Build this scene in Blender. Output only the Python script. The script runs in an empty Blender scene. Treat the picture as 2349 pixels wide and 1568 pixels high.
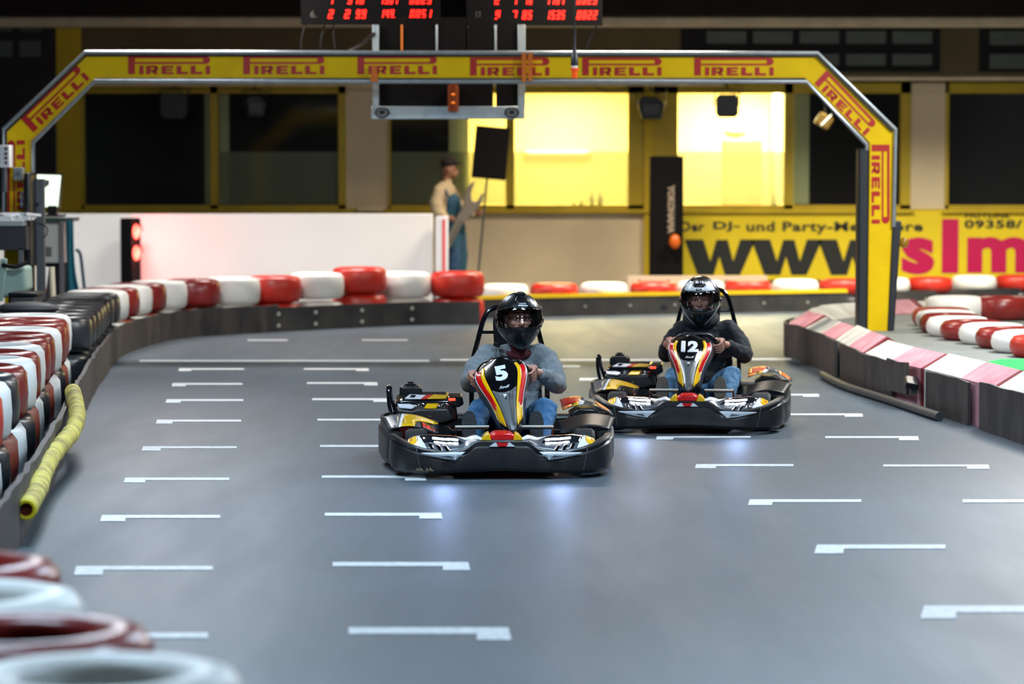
import bpy, bmesh, math, random
from math import pi, sin, cos, tan, atan, atan2, sqrt, radians
from mathutils import Vector, Matrix, Euler
C = bpy.context.scene.collection
sc = bpy.context.scene
# ---------------------------------------------------------------- camera
F = 7000.0; CAMZ = 1.8; TH = atan((784-390)/F)
cd = bpy.data.cameras.new('camera'); cam = bpy.data.objects.new('camera', cd); C.objects.link(cam)
cam.location = (0, 0, CAMZ); cam.rotation_euler = (pi/2-TH, 0, 0)
cd.sensor_width = 36; cd.lens = F*36/2349; cd.clip_end = 200; cd.clip_start = .5
cd.dof.use_dof = True; cd.dof.focus_distance = 19.0; cd.dof.aperture_fstop = 2.2
sc.camera = cam
# ---------------------------------------------------------------- world, lights, exposure
w = bpy.data.worlds.new('world'); sc.world = w; w.use_nodes = True
w.node_tree.nodes['Background'].inputs[0].default_value = (.35, .45, .6, 1)
w.node_tree.nodes['Background'].inputs[1].default_value = .03
sc.view_settings.view_transform = 'Standard'; sc.view_settings.look = 'None'
sc.view_settings.exposure = 0.0; sc.view_settings.gamma = 1; sc.view_settings.use_curve_mapping = False

def srgb(r, g, b):
    f = lambda c: (c/255/12.92) if c/255 <= .04045 else ((c/255+.055)/1.055)**2.4
    return (f(r), f(g), f(b), 1)
def tag(o, label=None, cat=None, group=None, kind=None):
    if label: o['label'] = label
    if cat: o['category'] = cat
    if group: o['group'] = group
    if kind: o['kind'] = kind
    return o
def empty(name, loc=(0, 0, 0), rz=0, label=None, cat=None, group=None, kind=None, parent=None):
    o = bpy.data.objects.new(name, None); C.objects.link(o); o.empty_display_size = .1
    o.location = loc; o.rotation_euler = (0, 0, rz)
    if parent: o.parent = parent
    return tag(o, label, cat, group, kind)

# ---------------------------------------------------------------- materials
MATS = {}
def mat(name, col, rough=.5, metal=0, var=0, vscale=5, bump=0, bscale=30, emit=None, es=1, alpha=None, coat=0, col2=None, spec=None, stretch=None):
    if name in MATS: return MATS[name]
    m = bpy.data.materials.new(name); m.use_nodes = True; nt = m.node_tree; N = nt.nodes; L = nt.links
    b = N['Principled BSDF']; b.inputs['Base Color'].default_value = col
    b.inputs['Roughness'].default_value = rough; b.inputs['Metallic'].default_value = metal
    if coat: b.inputs['Coat Weight'].default_value = coat; b.inputs['Coat Roughness'].default_value = .08
    if spec is not None: b.inputs['Specular IOR Level'].default_value = spec
    tc = N.new('ShaderNodeTexCoord'); src = tc.outputs['Object']
    if stretch:
        mp = N.new('ShaderNodeMapping'); mp.inputs['Scale'].default_value = stretch; L.new(src, mp.inputs[0]); src = mp.outputs[0]
    if var or col2:
        n = N.new('ShaderNodeTexNoise'); n.inputs['Scale'].default_value = vscale; n.inputs['Detail'].default_value = 6
        L.new(src, n.inputs['Vector'])
        r = N.new('ShaderNodeValToRGB'); r.color_ramp.elements[0].position = .35; r.color_ramp.elements[1].position = .68
        L.new(n.outputs['Fac'], r.inputs[0])
        c2 = col2 or tuple(min(1, c*(1+var)) for c in col[:3])+(1,)
        c1 = col if col2 else tuple(c*(1-var) for c in col[:3])+(1,)
        r.color_ramp.elements[0].color = c1; r.color_ramp.elements[1].color = c2
        L.new(r.outputs[0], b.inputs['Base Color'])
    if bump:
        n2 = N.new('ShaderNodeTexNoise'); n2.inputs['Scale'].default_value = bscale; n2.inputs['Detail'].default_value = 4
        L.new(src, n2.inputs['Vector'])
        bp = N.new('ShaderNodeBump'); bp.inputs['Strength'].default_value = bump; bp.inputs['Distance'].default_value = .01
        L.new(n2.outputs['Fac'], bp.inputs['Height']); L.new(bp.outputs[0], b.inputs['Normal'])
    if emit:
        b.inputs['Emission Color'].default_value = emit; b.inputs['Emission Strength'].default_value = es
    if alpha is not None:
        b.inputs['Alpha'].default_value = alpha
    MATS[name] = m; return m

M = {}
M['tyre_red'] = mat('tyre_red', srgb(192, 44, 30), .38, var=.18, vscale=3, bump=.25, bscale=14)
M['tyre_white'] = mat('tyre_white', srgb(232, 232, 226), .42, var=.10, vscale=4, bump=.25, bscale=14)
M['tyre_maroon'] = mat('tyre_maroon', srgb(130, 38, 34), .28, var=.2, vscale=3, bump=.25, bscale=14)
M['tyre_brown'] = mat('tyre_brown', srgb(140, 62, 44), .5, var=.2, vscale=3, bump=.3, bscale=14)
M['tyre_black'] = mat('tyre_black', srgb(38, 42, 46), .3, var=.3, vscale=4, bump=.3, bscale=14)
M['tyre_inside'] = mat('tyre_inside', srgb(22, 20, 24), .8)
M['belt'] = mat('belt_rubber', srgb(44, 43, 44), .55, col2=srgb(80, 73, 68), vscale=6, bump=.4, bscale=9, stretch=(1, 1, .35))
M['belt_dark'] = mat('belt_dark', srgb(44, 44, 46), .5, col2=srgb(68, 66, 64), vscale=3, bump=.3, bscale=9)
M['bolt'] = mat('bolt_zinc', srgb(190, 185, 170), .4, .6)
M['yellow_edge'] = mat('yellow_edge', srgb(245, 205, 20), .45, var=.08)
M['foam'] = mat('yellow_foam', srgb(224, 208, 96), .7, col2=srgb(150, 132, 72), vscale=9, bump=.5, bscale=30)
M['foam_in'] = mat('foam_core', srgb(95, 28, 10), .9)
M['foam_rim'] = mat('foam_rim', srgb(250, 225, 20), .6)
M['line'] = mat('line_paint', srgb(225, 228, 228), .5, col2=srgb(190, 196, 200), vscale=25)
M['yellow'] = mat('gantry_yellow', srgb(246, 204, 4), .6, var=.05, spec=.2)
M['red_print'] = mat('red_print', srgb(190, 22, 10), .45)
M['alu'] = mat('aluminium', srgb(176, 186, 190), .35, .7, var=.1, vscale=12)
M['pad'] = mat('black_padding', srgb(34, 40, 46), .55, bump=.2)
M['orange'] = mat('orange_strap', srgb(226, 120, 20), .6)
M['black'] = mat('black_plastic', srgb(18, 19, 22), .35)
M['black_matt'] = mat('black_matt', srgb(6, 5, 7), .7, spec=.15)
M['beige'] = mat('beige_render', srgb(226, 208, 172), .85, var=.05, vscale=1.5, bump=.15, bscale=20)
M['beige_up'] = mat('dimmed_upper_wall', srgb(104, 90, 62), .9, var=.15, vscale=1.2)  # dark brown paints in the dim light on the wall above the windows
M['mustard'] = mat('mustard_frame', srgb(190, 162, 10), .5, var=.12, vscale=2)  # mustard taken darker, partly painting in the dim light around the windows
M['mustard2'] = mat('mustard_panel', srgb(206, 174, 8), .6, var=.1, vscale=1.5)
M['white_wall'] = mat('white_board', srgb(240, 238, 234), .6, var=.03, vscale=1)
M['greenpale'] = mat('pale_blind', srgb(200, 206, 168), .8)
M['grey_dark'] = mat('dark_grey', srgb(52, 52, 56), .6, var=.15)
M['grey'] = mat('grey_metal', srgb(110, 112, 116), .45, .4)
M['steel_beam'] = mat('cream_beam', srgb(222, 206, 170), .7, var=.1)
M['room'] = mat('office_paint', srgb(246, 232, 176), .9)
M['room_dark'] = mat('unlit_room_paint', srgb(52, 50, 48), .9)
M['sign_yellow'] = mat('sign_yellow', srgb(240, 212, 16), .5, var=.04, vscale=2)
M['sign_black'] = mat('sign_black', srgb(28, 32, 28), .6)
M['sign_pink'] = mat('sign_magenta', srgb(204, 0, 84), .5)
M['white'] = mat('white_plastic', srgb(232, 234, 236), .45)
M['curb_white'] = mat('curb_white', srgb(222, 220, 210), .7, col2=srgb(186, 184, 172), vscale=5, bump=.3)
M['curb_pink'] = mat('curb_pink', srgb(216, 158, 166), .7, col2=srgb(190, 120, 132), vscale=5, bump=.3)
M['curb_joint'] = mat('curb_joint', srgb(120, 16, 30), .7)
M['platform'] = mat('platform_mat', srgb(120, 124, 120), .8, var=.12, vscale=3)
M['green'] = mat('green_turf', srgb(30, 170, 80), .9, bump=.8, bscale=80)
M['teal'] = mat('teal_cloth', srgb(20, 100, 120), .8, bump=.3)
M['led_red'] = mat('red_digit', srgb(255, 40, 20), .5, emit=srgb(255, 30, 22), es=4)
M['grey_print'] = mat('grey_print', srgb(90, 90, 84), .6)
M['steel'] = mat('steel_rail', srgb(100, 102, 104), .45, .8)

# frosted film, clear glass
def glassmat(name, tint, refl=.12, rough=.05, film=0, filmcol=(.5, .55, .45, 1)):
    m = bpy.data.materials.new(name); m.use_nodes = True; nt = m.node_tree; N = nt.nodes; L = nt.links
    out = N['Material Output']; N.remove(N['Principled BSDF'])
    tr = N.new('ShaderNodeBsdfTransparent'); tr.inputs[0].default_value = tint
    gl = N.new('ShaderNodeBsdfGlossy'); gl.inputs['Roughness'].default_value = rough
    lw = N.new('ShaderNodeFresnel'); lw.inputs[0].default_value = 1.35+refl
    mx = N.new('ShaderNodeMixShader'); L.new(lw.outputs[0], mx.inputs[0]); L.new(tr.outputs[0], mx.inputs[1]); L.new(gl.outputs[0], mx.inputs[2])
    last = mx
    if film:
        df = N.new('ShaderNodeBsdfDiffuse'); df.inputs[0].default_value = filmcol
        tl = N.new('ShaderNodeBsdfTranslucent'); tl.inputs[0].default_value = filmcol
        m2 = N.new('ShaderNodeMixShader'); m2.inputs[0].default_value = .5; L.new(df.outputs[0], m2.inputs[1]); L.new(tl.outputs[0], m2.inputs[2])
        m3 = N.new('ShaderNodeMixShader'); m3.inputs[0].default_value = film; L.new(mx.outputs[0], m3.inputs[1]); L.new(m2.outputs[0], m3.inputs[2]); last = m3
    L.new(last.outputs[0], out.inputs[0]); return m
M['glass'] = glassmat('window_glass', (.92, .94, .9, 1), .1, .05, .018, (.6, .6, .66, 1))
M['frost'] = glassmat('frosted_film', (.9, .92, .85, 1), .1, .3, .42, srgb(205, 208, 180))
M['visor'] = glassmat('visor_tint', (.93, .93, .94, 1), .08, .04)
M['clearcover'] = glassmat('clear_cover', (.9, .92, .92, 1), .2, .1, .07, (.8, .85, .85, 1))

# floor with rubber wear
def floormat():
    m = bpy.data.materials.new('asphalt_floor'); m.use_nodes = True; nt = m.node_tree; N = nt.nodes; L = nt.links
    b = N['Principled BSDF']; tc = N.new('ShaderNodeTexCoord')
    n = N.new('ShaderNodeTexNoise'); n.inputs['Scale'].default_value = .35; n.inputs['Detail'].default_value = 5; L.new(tc.outputs['Object'], n.inputs[0])
    mp = N.new('ShaderNodeMapping'); mp.inputs['Scale'].default_value = (1.2, .18, 1); mp.inputs['Rotation'].default_value = (0, 0, .25); L.new(tc.outputs['Object'], mp.inputs[0])
    n1 = N.new('ShaderNodeTexNoise'); n1.inputs['Scale'].default_value = 2.5; n1.inputs['Detail'].default_value = 6; L.new(mp.outputs[0], n1.inputs[0])
    ad = N.new('ShaderNodeMath'); ad.operation = 'MULTIPLY_ADD'; ad.inputs[1].default_value = .5; L.new(n1.outputs[0], ad.inputs[0])
    ml = N.new('ShaderNodeMath'); ml.operation = 'MULTIPLY'; ml.inputs[1].default_value = .4; L.new(n.outputs[0], ml.inputs[0]); L.new(ml.outputs[0], ad.inputs[2])
    r = N.new('ShaderNodeValToRGB'); L.new(ad.outputs[0], r.inputs[0])
    r.color_ramp.elements[0].position = .3; r.color_ramp.elements[0].color = srgb(62, 73, 82)
    r.color_ramp.elements[1].position = .65; r.color_ramp.elements[1].color = srgb(82, 95, 106)
    g = N.new('ShaderNodeTexNoise'); g.inputs['Scale'].default_value = 120; g.inputs['Detail'].default_value = 3; L.new(tc.outputs['Object'], g.inputs[0])
    mg = N.new('ShaderNodeMixRGB'); mg.blend_type = 'OVERLAY'; mg.inputs[0].default_value = .35; L.new(r.outputs[0], mg.inputs[1]); L.new(g.outputs[0], mg.inputs[2])
    L.new(mg.outputs[0], b.inputs['Base Color'])
    rr = N.new('ShaderNodeMapRange'); rr.inputs['From Min'].default_value = .35; rr.inputs['From Max'].default_value = .65; rr.inputs['To Min'].default_value = .5; rr.inputs['To Max'].default_value = .44
    L.new(n1.outputs[0], rr.inputs[0]); L.new(rr.outputs[0], b.inputs['Roughness'])
    bp = N.new('ShaderNodeBump'); bp.inputs['Strength'].default_value = .12; bp.inputs['Distance'].default_value = .01; L.new(g.outputs[0], bp.inputs['Height']); L.new(bp.outputs[0], b.inputs['Normal'])
    return m
M['floor'] = floormat()

# ---------------------------------------------------------------- geometry helpers
def P(px, py, Y):
    d = Vector(((px-1174.5)/F, 0, 0)) + Vector((0, sin(TH), cos(TH)))*((784-py)/F) + Vector((0, cos(TH), -sin(TH)))
    d *= Y/d.y
    return Vector((d.x, Y, CAMZ+d.z))
def G(px, py, z=0.0):
    d = Vector(((px-1174.5)/F, 0, 0)) + Vector((0, sin(TH), cos(TH)))*((784-py)/F) + Vector((0, cos(TH), -sin(TH)))
    t = (z-CAMZ)/d.z
    return Vector((d.x*t, d.y*t, z))
V = Vector
class MB:
    def __init__(s): s.v = []; s.f = []; s.m = []; s.cm = 0
    def add(s, vs, fs, mi=None):
        o = len(s.v); s.v += [tuple(v) for v in vs]
        s.f += [tuple(i+o for i in f) for f in fs]; s.m += [s.cm if mi is None else mi]*len(fs); return s
    def box(s, c, d, rot=None, mi=None):
        x, y, z = d[0]/2, d[1]/2, d[2]/2
        vs = [V((a*x, b*y, e*z)) for e in (-1, 1) for b in (-1, 1) for a in (-1, 1)]
        if rot is not None:
            R = Euler(rot).to_matrix(); vs = [R @ v for v in vs]
        c = V(c); vs = [v+c for v in vs]
        return s.add(vs, [(0, 2, 3, 1), (4, 5, 7, 6), (0, 1, 5, 4), (2, 6, 7, 3), (0, 4, 6, 2), (1, 3, 7, 5)], mi)
    def box2(s, a, b, mi=None):
        a, b = V(a), V(b); return s.box((a+b)/2, [abs(b[i]-a[i]) for i in range(3)], None, mi)
    def prism(s, poly, axis, t0, t1, mi=None, org=(0, 0, 0)):
        # poly in the plane orthogonal to axis; 'y': (x,z)  'z': (x,y)  'x': (y,z)
        n = len(poly); o = V(org)
        f = {'y': lambda p, t: V((p[0], t, p[1])), 'z': lambda p, t: V((p[0], p[1], t)), 'x': lambda p, t: V((t, p[0], p[1]))}[axis]
        vs = [f(p, t0)+o for p in poly]+[f(p, t1)+o for p in poly]
        return s.add(vs, [tuple(range(n-1, -1, -1)), tuple(range(n, 2*n))]+[(i, (i+1) % n, n+(i+1) % n, n+i) for i in range(n)], mi)
    def rings(s, rs, closed=True, caps=True, mi=None, loop=False):
        n = len(rs[0]); vs = [p for r in rs for p in r]; fs = []
        k = len(rs)
        for i in range(k if loop else k-1):
            j2 = (i+1) % k
            for j in range(n if closed else n-1):
                fs.append((i*n+j, i*n+(j+1) % n, j2*n+(j+1) % n, j2*n+j))
        if caps and not loop: fs += [tuple(range(n-1, -1, -1)), tuple((k-1)*n+j for j in range(n))]
        return s.add(vs, fs, mi)
    def tube(s, pts, r, n=10, mi=None, caps=True, loop=False, flat=1.0):
        pts = [V(p) for p in pts]; k = len(pts); rs = []
        rr = r if isinstance(r, (list, tuple)) else [r]*k
        up = None
        for i, p in enumerate(pts):
            a = pts[(i-1) % k] if (loop or i > 0) else p; b = pts[(i+1) % k] if (loop or i < k-1) else p
            t = (b-a).normalized()
            if up is None:
                up = V((0, 0, 1)) if abs(t.z) < .9 else V((0, 1, 0))
            u = (up - t*up.dot(t))
            if u.length < 1e-5: u = V((1, 0, 0)) - t*t.x
            u.normalize(); up = u; q = t.cross(u)
            rs.append([p+(u*cos(2*pi*j/n)*flat+q*sin(2*pi*j/n))*rr[i] for j in range(n)])
        return s.rings(rs, True, caps, mi, loop)
    def cyl(s, a, b, r, n=16, mi=None, r2=None): return s.tube([a, b], [r, r if r2 is None else r2], n, mi)
    def lathe(s, prof, n=32, org=(0, 0, 0), axis='z', mi=None, closedprof=True, mis=None):
        o = V(org); rs = []
        for j in range(n):
            a = 2*pi*j/n; ring = []
            for r, h in prof:
                p = {'z': V((r*cos(a), r*sin(a), h)), 'y': V((r*cos(a), h, r*sin(a))), 'x': V((h, r*cos(a), r*sin(a)))}[axis]
                ring.append(p+o)
            rs.append(ring)
        return s.rings(rs, closedprof, False, mi, True)
    def ell(s, c, r, n=16, m=10, mi=None, rot=None):
        c = V(c); r = (r, r, r) if not hasattr(r, '__len__') else r; R = Euler(rot).to_matrix() if rot is not None else Matrix.Identity(3)
        vs = [c+R@V((0, 0, r[2]))]
        for i in range(1, m):
            a = pi*i/m
            for j in range(n):
                b = 2*pi*j/n; vs.append(c+R@V((r[0]*sin(a)*cos(b), r[1]*sin(a)*sin(b), r[2]*cos(a))))
        vs.append(c+R@V((0, 0, -r[2]))); fs = []
        for j in range(n): fs.append((0, 1+j, 1+(j+1) % n))
        for i in range(m-2):
            for j in range(n): fs.append((1+i*n+j, 1+(i+1)*n+j, 1+(i+1)*n+(j+1) % n, 1+i*n+(j+1) % n))
        e = len(vs)-1
        for j in range(n): fs.append((e, 1+(m-2)*n+(j+1) % n, 1+(m-2)*n+j))
        return s.add(vs, fs, mi)
    def grid(s, fn, us, vs_, mi=None):
        pts = [fn(u, v) for v in vs_ for u in us]; n = len(us)
        return s.add(pts, [(j*n+i, j*n+i+1, (j+1)*n+i+1, (j+1)*n+i) for j in range(len(vs_)-1) for i in range(n-1)], mi)
    def xf(s, Mx): s.v = [tuple(Mx @ V(v)) for v in s.v]; return s
    def mesh(s, name, mats, smooth=True, ang=35):
        me = bpy.data.meshes.new(name); me.from_pydata(s.v, [], s.f)
        for m in (mats if isinstance(mats, (list, tuple)) else [mats]): me.materials.append(m)
        me.polygons.foreach_set('material_index', s.m)
        bm = bmesh.new(); bm.from_mesh(me); bmesh.ops.remove_doubles(bm, verts=bm.verts, dist=1e-5)
        bmesh.ops.recalc_face_normals(bm, faces=bm.faces); bm.to_mesh(me); bm.free()
        if smooth:
            me.polygons.foreach_set('use_smooth', [True]*len(me.polygons))
            try: me.set_sharp_from_angle(angle=radians(ang))
            except Exception: pass
        me.update(); return me
    def build(s, name, mats, parent=None, smooth=True, bevel=0, ang=35, solid=0, loc=None, sub=0):
        o = bpy.data.objects.new(name, s.mesh(name, mats, smooth, ang)); C.objects.link(o)
        if parent is not None: o.parent = parent
        if loc: o.location = loc
        if solid:
            md = o.modifiers.new('solid', 'SOLIDIFY'); md.thickness = solid; md.offset = 0
        if bevel:
            md = o.modifiers.new('bevel', 'BEVEL'); md.width = bevel; md.segments = 2; md.limit_method = 'ANGLE'
        if sub:
            md = o.modifiers.new('sub', 'SUBSURF'); md.levels = sub; md.render_levels = sub
        return o
def struct(mb, name, mats, **k):
    return tag(mb.build(name, mats, **k), kind='structure')
def text_mesh(txt, bold=0.0, shear=0.0, spacing=1.0):
    """flat triangulated lettering normalised to 0..1 x 0..1; returns verts(2d), faces"""
    cu = bpy.data.curves.new('t', 'FONT'); cu.body = txt; cu.offset = bold; cu.shear = shear; cu.space_character = spacing
    cu.resolution_u = 3
    ob = bpy.data.objects.new('t', cu); C.objects.link(ob)
    dg = bpy.context.evaluated_depsgraph_get(); me = bpy.data.meshes.new_from_object(ob.evaluated_get(dg))
    bm = bmesh.new(); bm.from_mesh(me); bmesh.ops.remove_doubles(bm, verts=bm.verts, dist=1e-4)
    bmesh.ops.triangulate(bm, faces=bm.faces)
    vs = [(v.co.x, v.co.y) for v in bm.verts]; fs = [tuple(v.index for v in f.verts) for f in bm.faces]
    bm.free(); bpy.data.objects.remove(ob); bpy.data.curves.remove(cu); bpy.data.meshes.remove(me)
    x0 = min(v[0] for v in vs); x1 = max(v[0] for v in vs); y0 = min(v[1] for v in vs); y1 = max(v[1] for v in vs)
    return [((a-x0)/(x1-x0), (b-y0)/(y1-y0)) for a, b in vs], fs
def text_on(mb, txt, fn, bold=0, shear=0, spacing=1, mi=None):
    vs, fs = text_mesh(txt, bold, shear, spacing); mb.add([fn(a, b) for a, b in vs], fs, mi); return mb
def rect_fn(x0, z0, x1, z1, y):        # facing the camera side (-Y)
    return lambda a, b: V((x0+(x1-x0)*a, y, z0+(z1-z0)*b))
def patch(mb, poly, fn, step=.03, mi=None):
    """polygon (2d) diced on a grid and mapped by fn -> sticker that follows a surface"""
    bm = bmesh.new(); vs = [bm.verts.new((p[0], p[1], 0)) for p in poly]; bm.faces.new(vs)
    xs = [p[0] for p in poly]; ys = [p[1] for p in poly]
    def cut(lo, hi, ax):
        t = math.ceil(lo/step)*step
        while t < hi:
            co = [0, 0, 0]; no = [0, 0, 0]; co[ax] = t; no[ax] = 1
            bmesh.ops.bisect_plane(bm, geom=bm.verts[:]+bm.edges[:]+bm.faces[:], plane_co=co, plane_no=no)
            t += step
    cut(min(xs), max(xs), 0); cut(min(ys), max(ys), 1)
    bmesh.ops.triangulate(bm, faces=[f for f in bm.faces if len(f.verts) > 4])
    bm.verts.index_update()
    mb.add([fn(v.co.x, v.co.y) for v in bm.verts], [tuple(v.index for v in f.verts) for f in bm.faces], mi); bm.free(); return mb
def copy_tree(o, parent=None):
    c = o.copy(); C.objects.link(c); c.parent = parent
    for ch in list(o.children): copy_tree(ch, c)
    return c
def catmull(pts, n=8):
    pts = [V(p) for p in pts]; out = []
    for i in range(len(pts)-1):
        p0 = pts[max(i-1, 0)]; p1 = pts[i]; p2 = pts[i+1]; p3 = pts[min(i+2, len(pts)-1)]
        for j in range(n):
            t = j/n; out.append(.5*((2*p1)+(p2-p0)*t+(2*p0-5*p1+4*p2-p3)*t*t+(3*p1-p0-3*p2+p3)*t**3))
    return out+[pts[-1]]
def resample(pts, step):
    out = [pts[0].copy()]; acc = 0
    for a, b in zip(pts, pts[1:]):
        L = (b-a).length
        while acc+L >= step:
            t = (step-acc)/L; a = a.lerp(b, t); out.append(a.copy()); L = (b-a).length; acc = 0
        acc += L
    return out
def area(name, loc, size, energy, col, rot=(0, 0, 0), spread=180, parent=None):
    l = bpy.data.lights.new(name, 'AREA'); l.shape = 'RECTANGLE'; l.size = size[0]; l.size_y = size[1]; l.energy = energy; l.color = col[:3]
    l.spread = radians(spread)
    o = bpy.data.objects.new(name, l); C.objects.link(o); o.location = loc; o.rotation_euler = rot
    if parent: o.parent = parent
    return o
# hall luminaires (all hang above the frame); cool over the straight, warm at the far end
LAMPS = [  # x, y, z, energy, colour
    (-2.2, 9, 4.3, 150, (.6, .8, 1)), (2.2, 9, 4.3, 190, (.6, .8, 1)),
    (-2.2, 16, 4.3, 190, (.6, .8, 1)), (1.5, 16, 4.3, 230, (.6, .8, 1)),
    (-2.6, 23, 4.5, 170, (.8, .9, 1)), (3.6, 22, 4.5, 200, (.85, .93, 1)),
    (-3.3, 28.7, 4.5, 210, (1, .96, .93)), (1.2, 28.7, 4.5, 130, (1, .86, .7)), (5.5, 28.7, 4.5, 200, (1, .93, .8)),
    (-5.2, 35.4, 4.3, 155, (1, .97, .95), 128), (-2.2, 35.4, 4.3, 125, (1, .96, .93), 128), (1.4, 37.6, 4.3, 230, (1, .83, .66), 132), (4.6, 37.6, 4.3, 300, (1, .92, .74), 132), (7.6, 37.6, 4.3, 300, (1, .92, .74), 132),  # unseen lamps added to brighten the lower far wall, spread kept narrow
    (5.0, 24.2, 4.4, 400, (.95, .97, 1))]  # unseen lamp added to brighten the right arch leg and kerb
def hall_lights():
    proto = None
    for i, (x, y, z, e, c, *sp_) in enumerate(LAMPS):
        t = empty('ceiling_light', (x, y, z), 0, 'long white fluorescent batten hung out of view under the dark hall ceiling', 'ceiling light', 'fluorescent battens under the hall ceiling')
        MB().box((0, 0, .05), (1.5, .16, .06)).build('housing', M['white'], t, bevel=.01)
        for s in (-1, 1): MB().cyl((s*.6, 0, .08), (s*.35, 0, 5.15-z), .006, 6).build('suspension_wire', M['grey'], t)
        MB().cyl((-.7, 0, -.0), (.7, 0, -.0), .018, 10).build('tube', mat('tube_glow', (1, 1, 1, 1), .3, emit=(.9, .95, 1, 1), es=8), t)
        area('lamp_light', (0, 0, -.03), (1.5, .35), e, c, parent=t, spread=(sp_ or [180])[0])
hall_lights()
# ================================================================ setting
SP = 166.0
WY = 42.0
fl = struct(MB().add([(-11, -3, 0), (11, -3, 0), (11, 48, 0), (-11, 48, 0)], [(0, 1, 2, 3)]), 'floor', M['floor'])
struct(MB().box2((-9, -3, 5.2), (9, 47, 5.3)), 'ceiling', mat('ceiling_dark', srgb(40, 36, 34), .9))
struct(MB().box2((-9.2, -3, 0), (-9, 47, 5.2)), 'wall_left', M['grey_dark'])
struct(MB().box2((9, -3, 0), (9.2, 47, 5.2)), 'wall_right', M['grey_dark'])
def WX(px, Y=WY): return P(px, 784, Y).x
def WZ(py, Y=WY): return P(1174, py, Y).z
# painted grid slots: (x0,x1,y, block side, block w, line t, block t)
marks = [(411, 560, 845, -1, 28, 3, 6), (396, 556, 879, -1, 30, 3.5, 7), (382, 558, 916, -1, 33, 4, 8), (360, 553, 963, -1, 36, 4.5, 9),
 (328, 543, 1024, -1, 41, 4.5, 10), (287, 526, 1096, -1, 47, 5.5, 11), (234, 505, 1182, -1, 54, 6.5, 14), (175, 488, 1299, -1, 62, 8.5, 20), (40, 477, 1452, -1, 80, 12, 30),
 (697, 845, 845, 1, 28, 3, 6), (704, 865, 877, 1, 30, 3.5, 7), (716, 889, 914, 1, 33, 4, 8), (728, 915, 961, 1, 36, 4, 9),
 (734, 945, 1021, 1, 41, 4.5, 10), (738, 975, 1091, 1, 46, 5, 11), (745, 1012, 1177, 1, 50, 6.5, 13), (763, 1074, 1290, 1, 58, 9, 18), (800, 1166, 1440, 1, 72, 14, 28),
 (1330, 1452, 867, -1, 34, 3, 6), (1420, 1590, 907, -1, 36, 3, 7), (1462, 1650, 951, -1, 38, 4, 8), (1507, 1722, 1001, -1, 38, 3, 7), (1597, 1820, 1065, -1, 46, 4.5, 9), (1720, 1976, 1146, -1, 52, 6, 13), (1874, 2169, 1250, -1, 62, 9, 20), (2120, 2460, 1390, -1, 74, 15, 29),
 (1712, 1878, 904, 1, 36, 3, 6), (1790, 1978, 949, 1, 40, 3.5, 7), (1893, 2106, 1001, 1, 44, 4, 9), (2026, 2268, 1066, 1, 50, 4.5, 10), (2208, 2490, 1146, 1, 55, 7, 14),
 (568, 660, 779, 0, 0, 2.5, 0), (830, 935, 779, 0, 0, 2, 0), (320, 985, 826, 0, 0, 3.5, 0), (1010, 1190, 824, 0, 0, 3, 0), (1285, 1520, 824, 0, 0, 3.5, 0), (1700, 1815, 822, 0, 0, 3.5, 0), (1286, 1330, 838, 0, 0, 4, 0)]
for x0, x1, y, sd, bw, lt, bt in marks:
    mb = MB(); h = .0035
    if sd == 0: pl = [(x0, y), (x1, y), (x1, y+lt), (x0, y+lt)]
    elif sd < 0: pl = [(x0, y), (x1, y), (x1, y+lt), (x0+bw, y+lt), (x0+bw*.97, y+bt), (x0-bt*.3, y+bt)]
    else: pl = [(x0, y), (x1, y), (x1+bt*.25, y+bt), (x1-bw, y+bt), (x1-bw, y+lt), (x0, y+lt)]
    mb.prism([(G(*q).x, G(*q).y) for q in reversed(pl)], 'z', .0005, h)
    mb.build('grid_marking', M['line'], fl)
# ---- back wall with openings
wins = [(190, 795, 190, 485), (893, 1475, 190, 485), (1495, 2085, 190, 485), (2165, 2900, 190, 485)]
sill = WZ(484); head = WZ(190)
mb = MB(); y0, y1 = WY, WY+.3
xs = [WX(-400)]+[x for w_ in wins for x in (WX(w_[0]), WX(w_[1]))]
mb.box2((-9, y0, 0), (9, y1, sill), 0)
edges = [(-9, WX(190))]+[(WX(wins[i][1]), WX(wins[i+1][0])) for i in range(3)]
for a, b in edges: mb.box2((a, y0, sill), (b, y1, head), 0)
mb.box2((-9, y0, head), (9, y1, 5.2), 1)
struct(mb, 'wall_back', [M['beige'], M['beige_up']])
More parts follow.
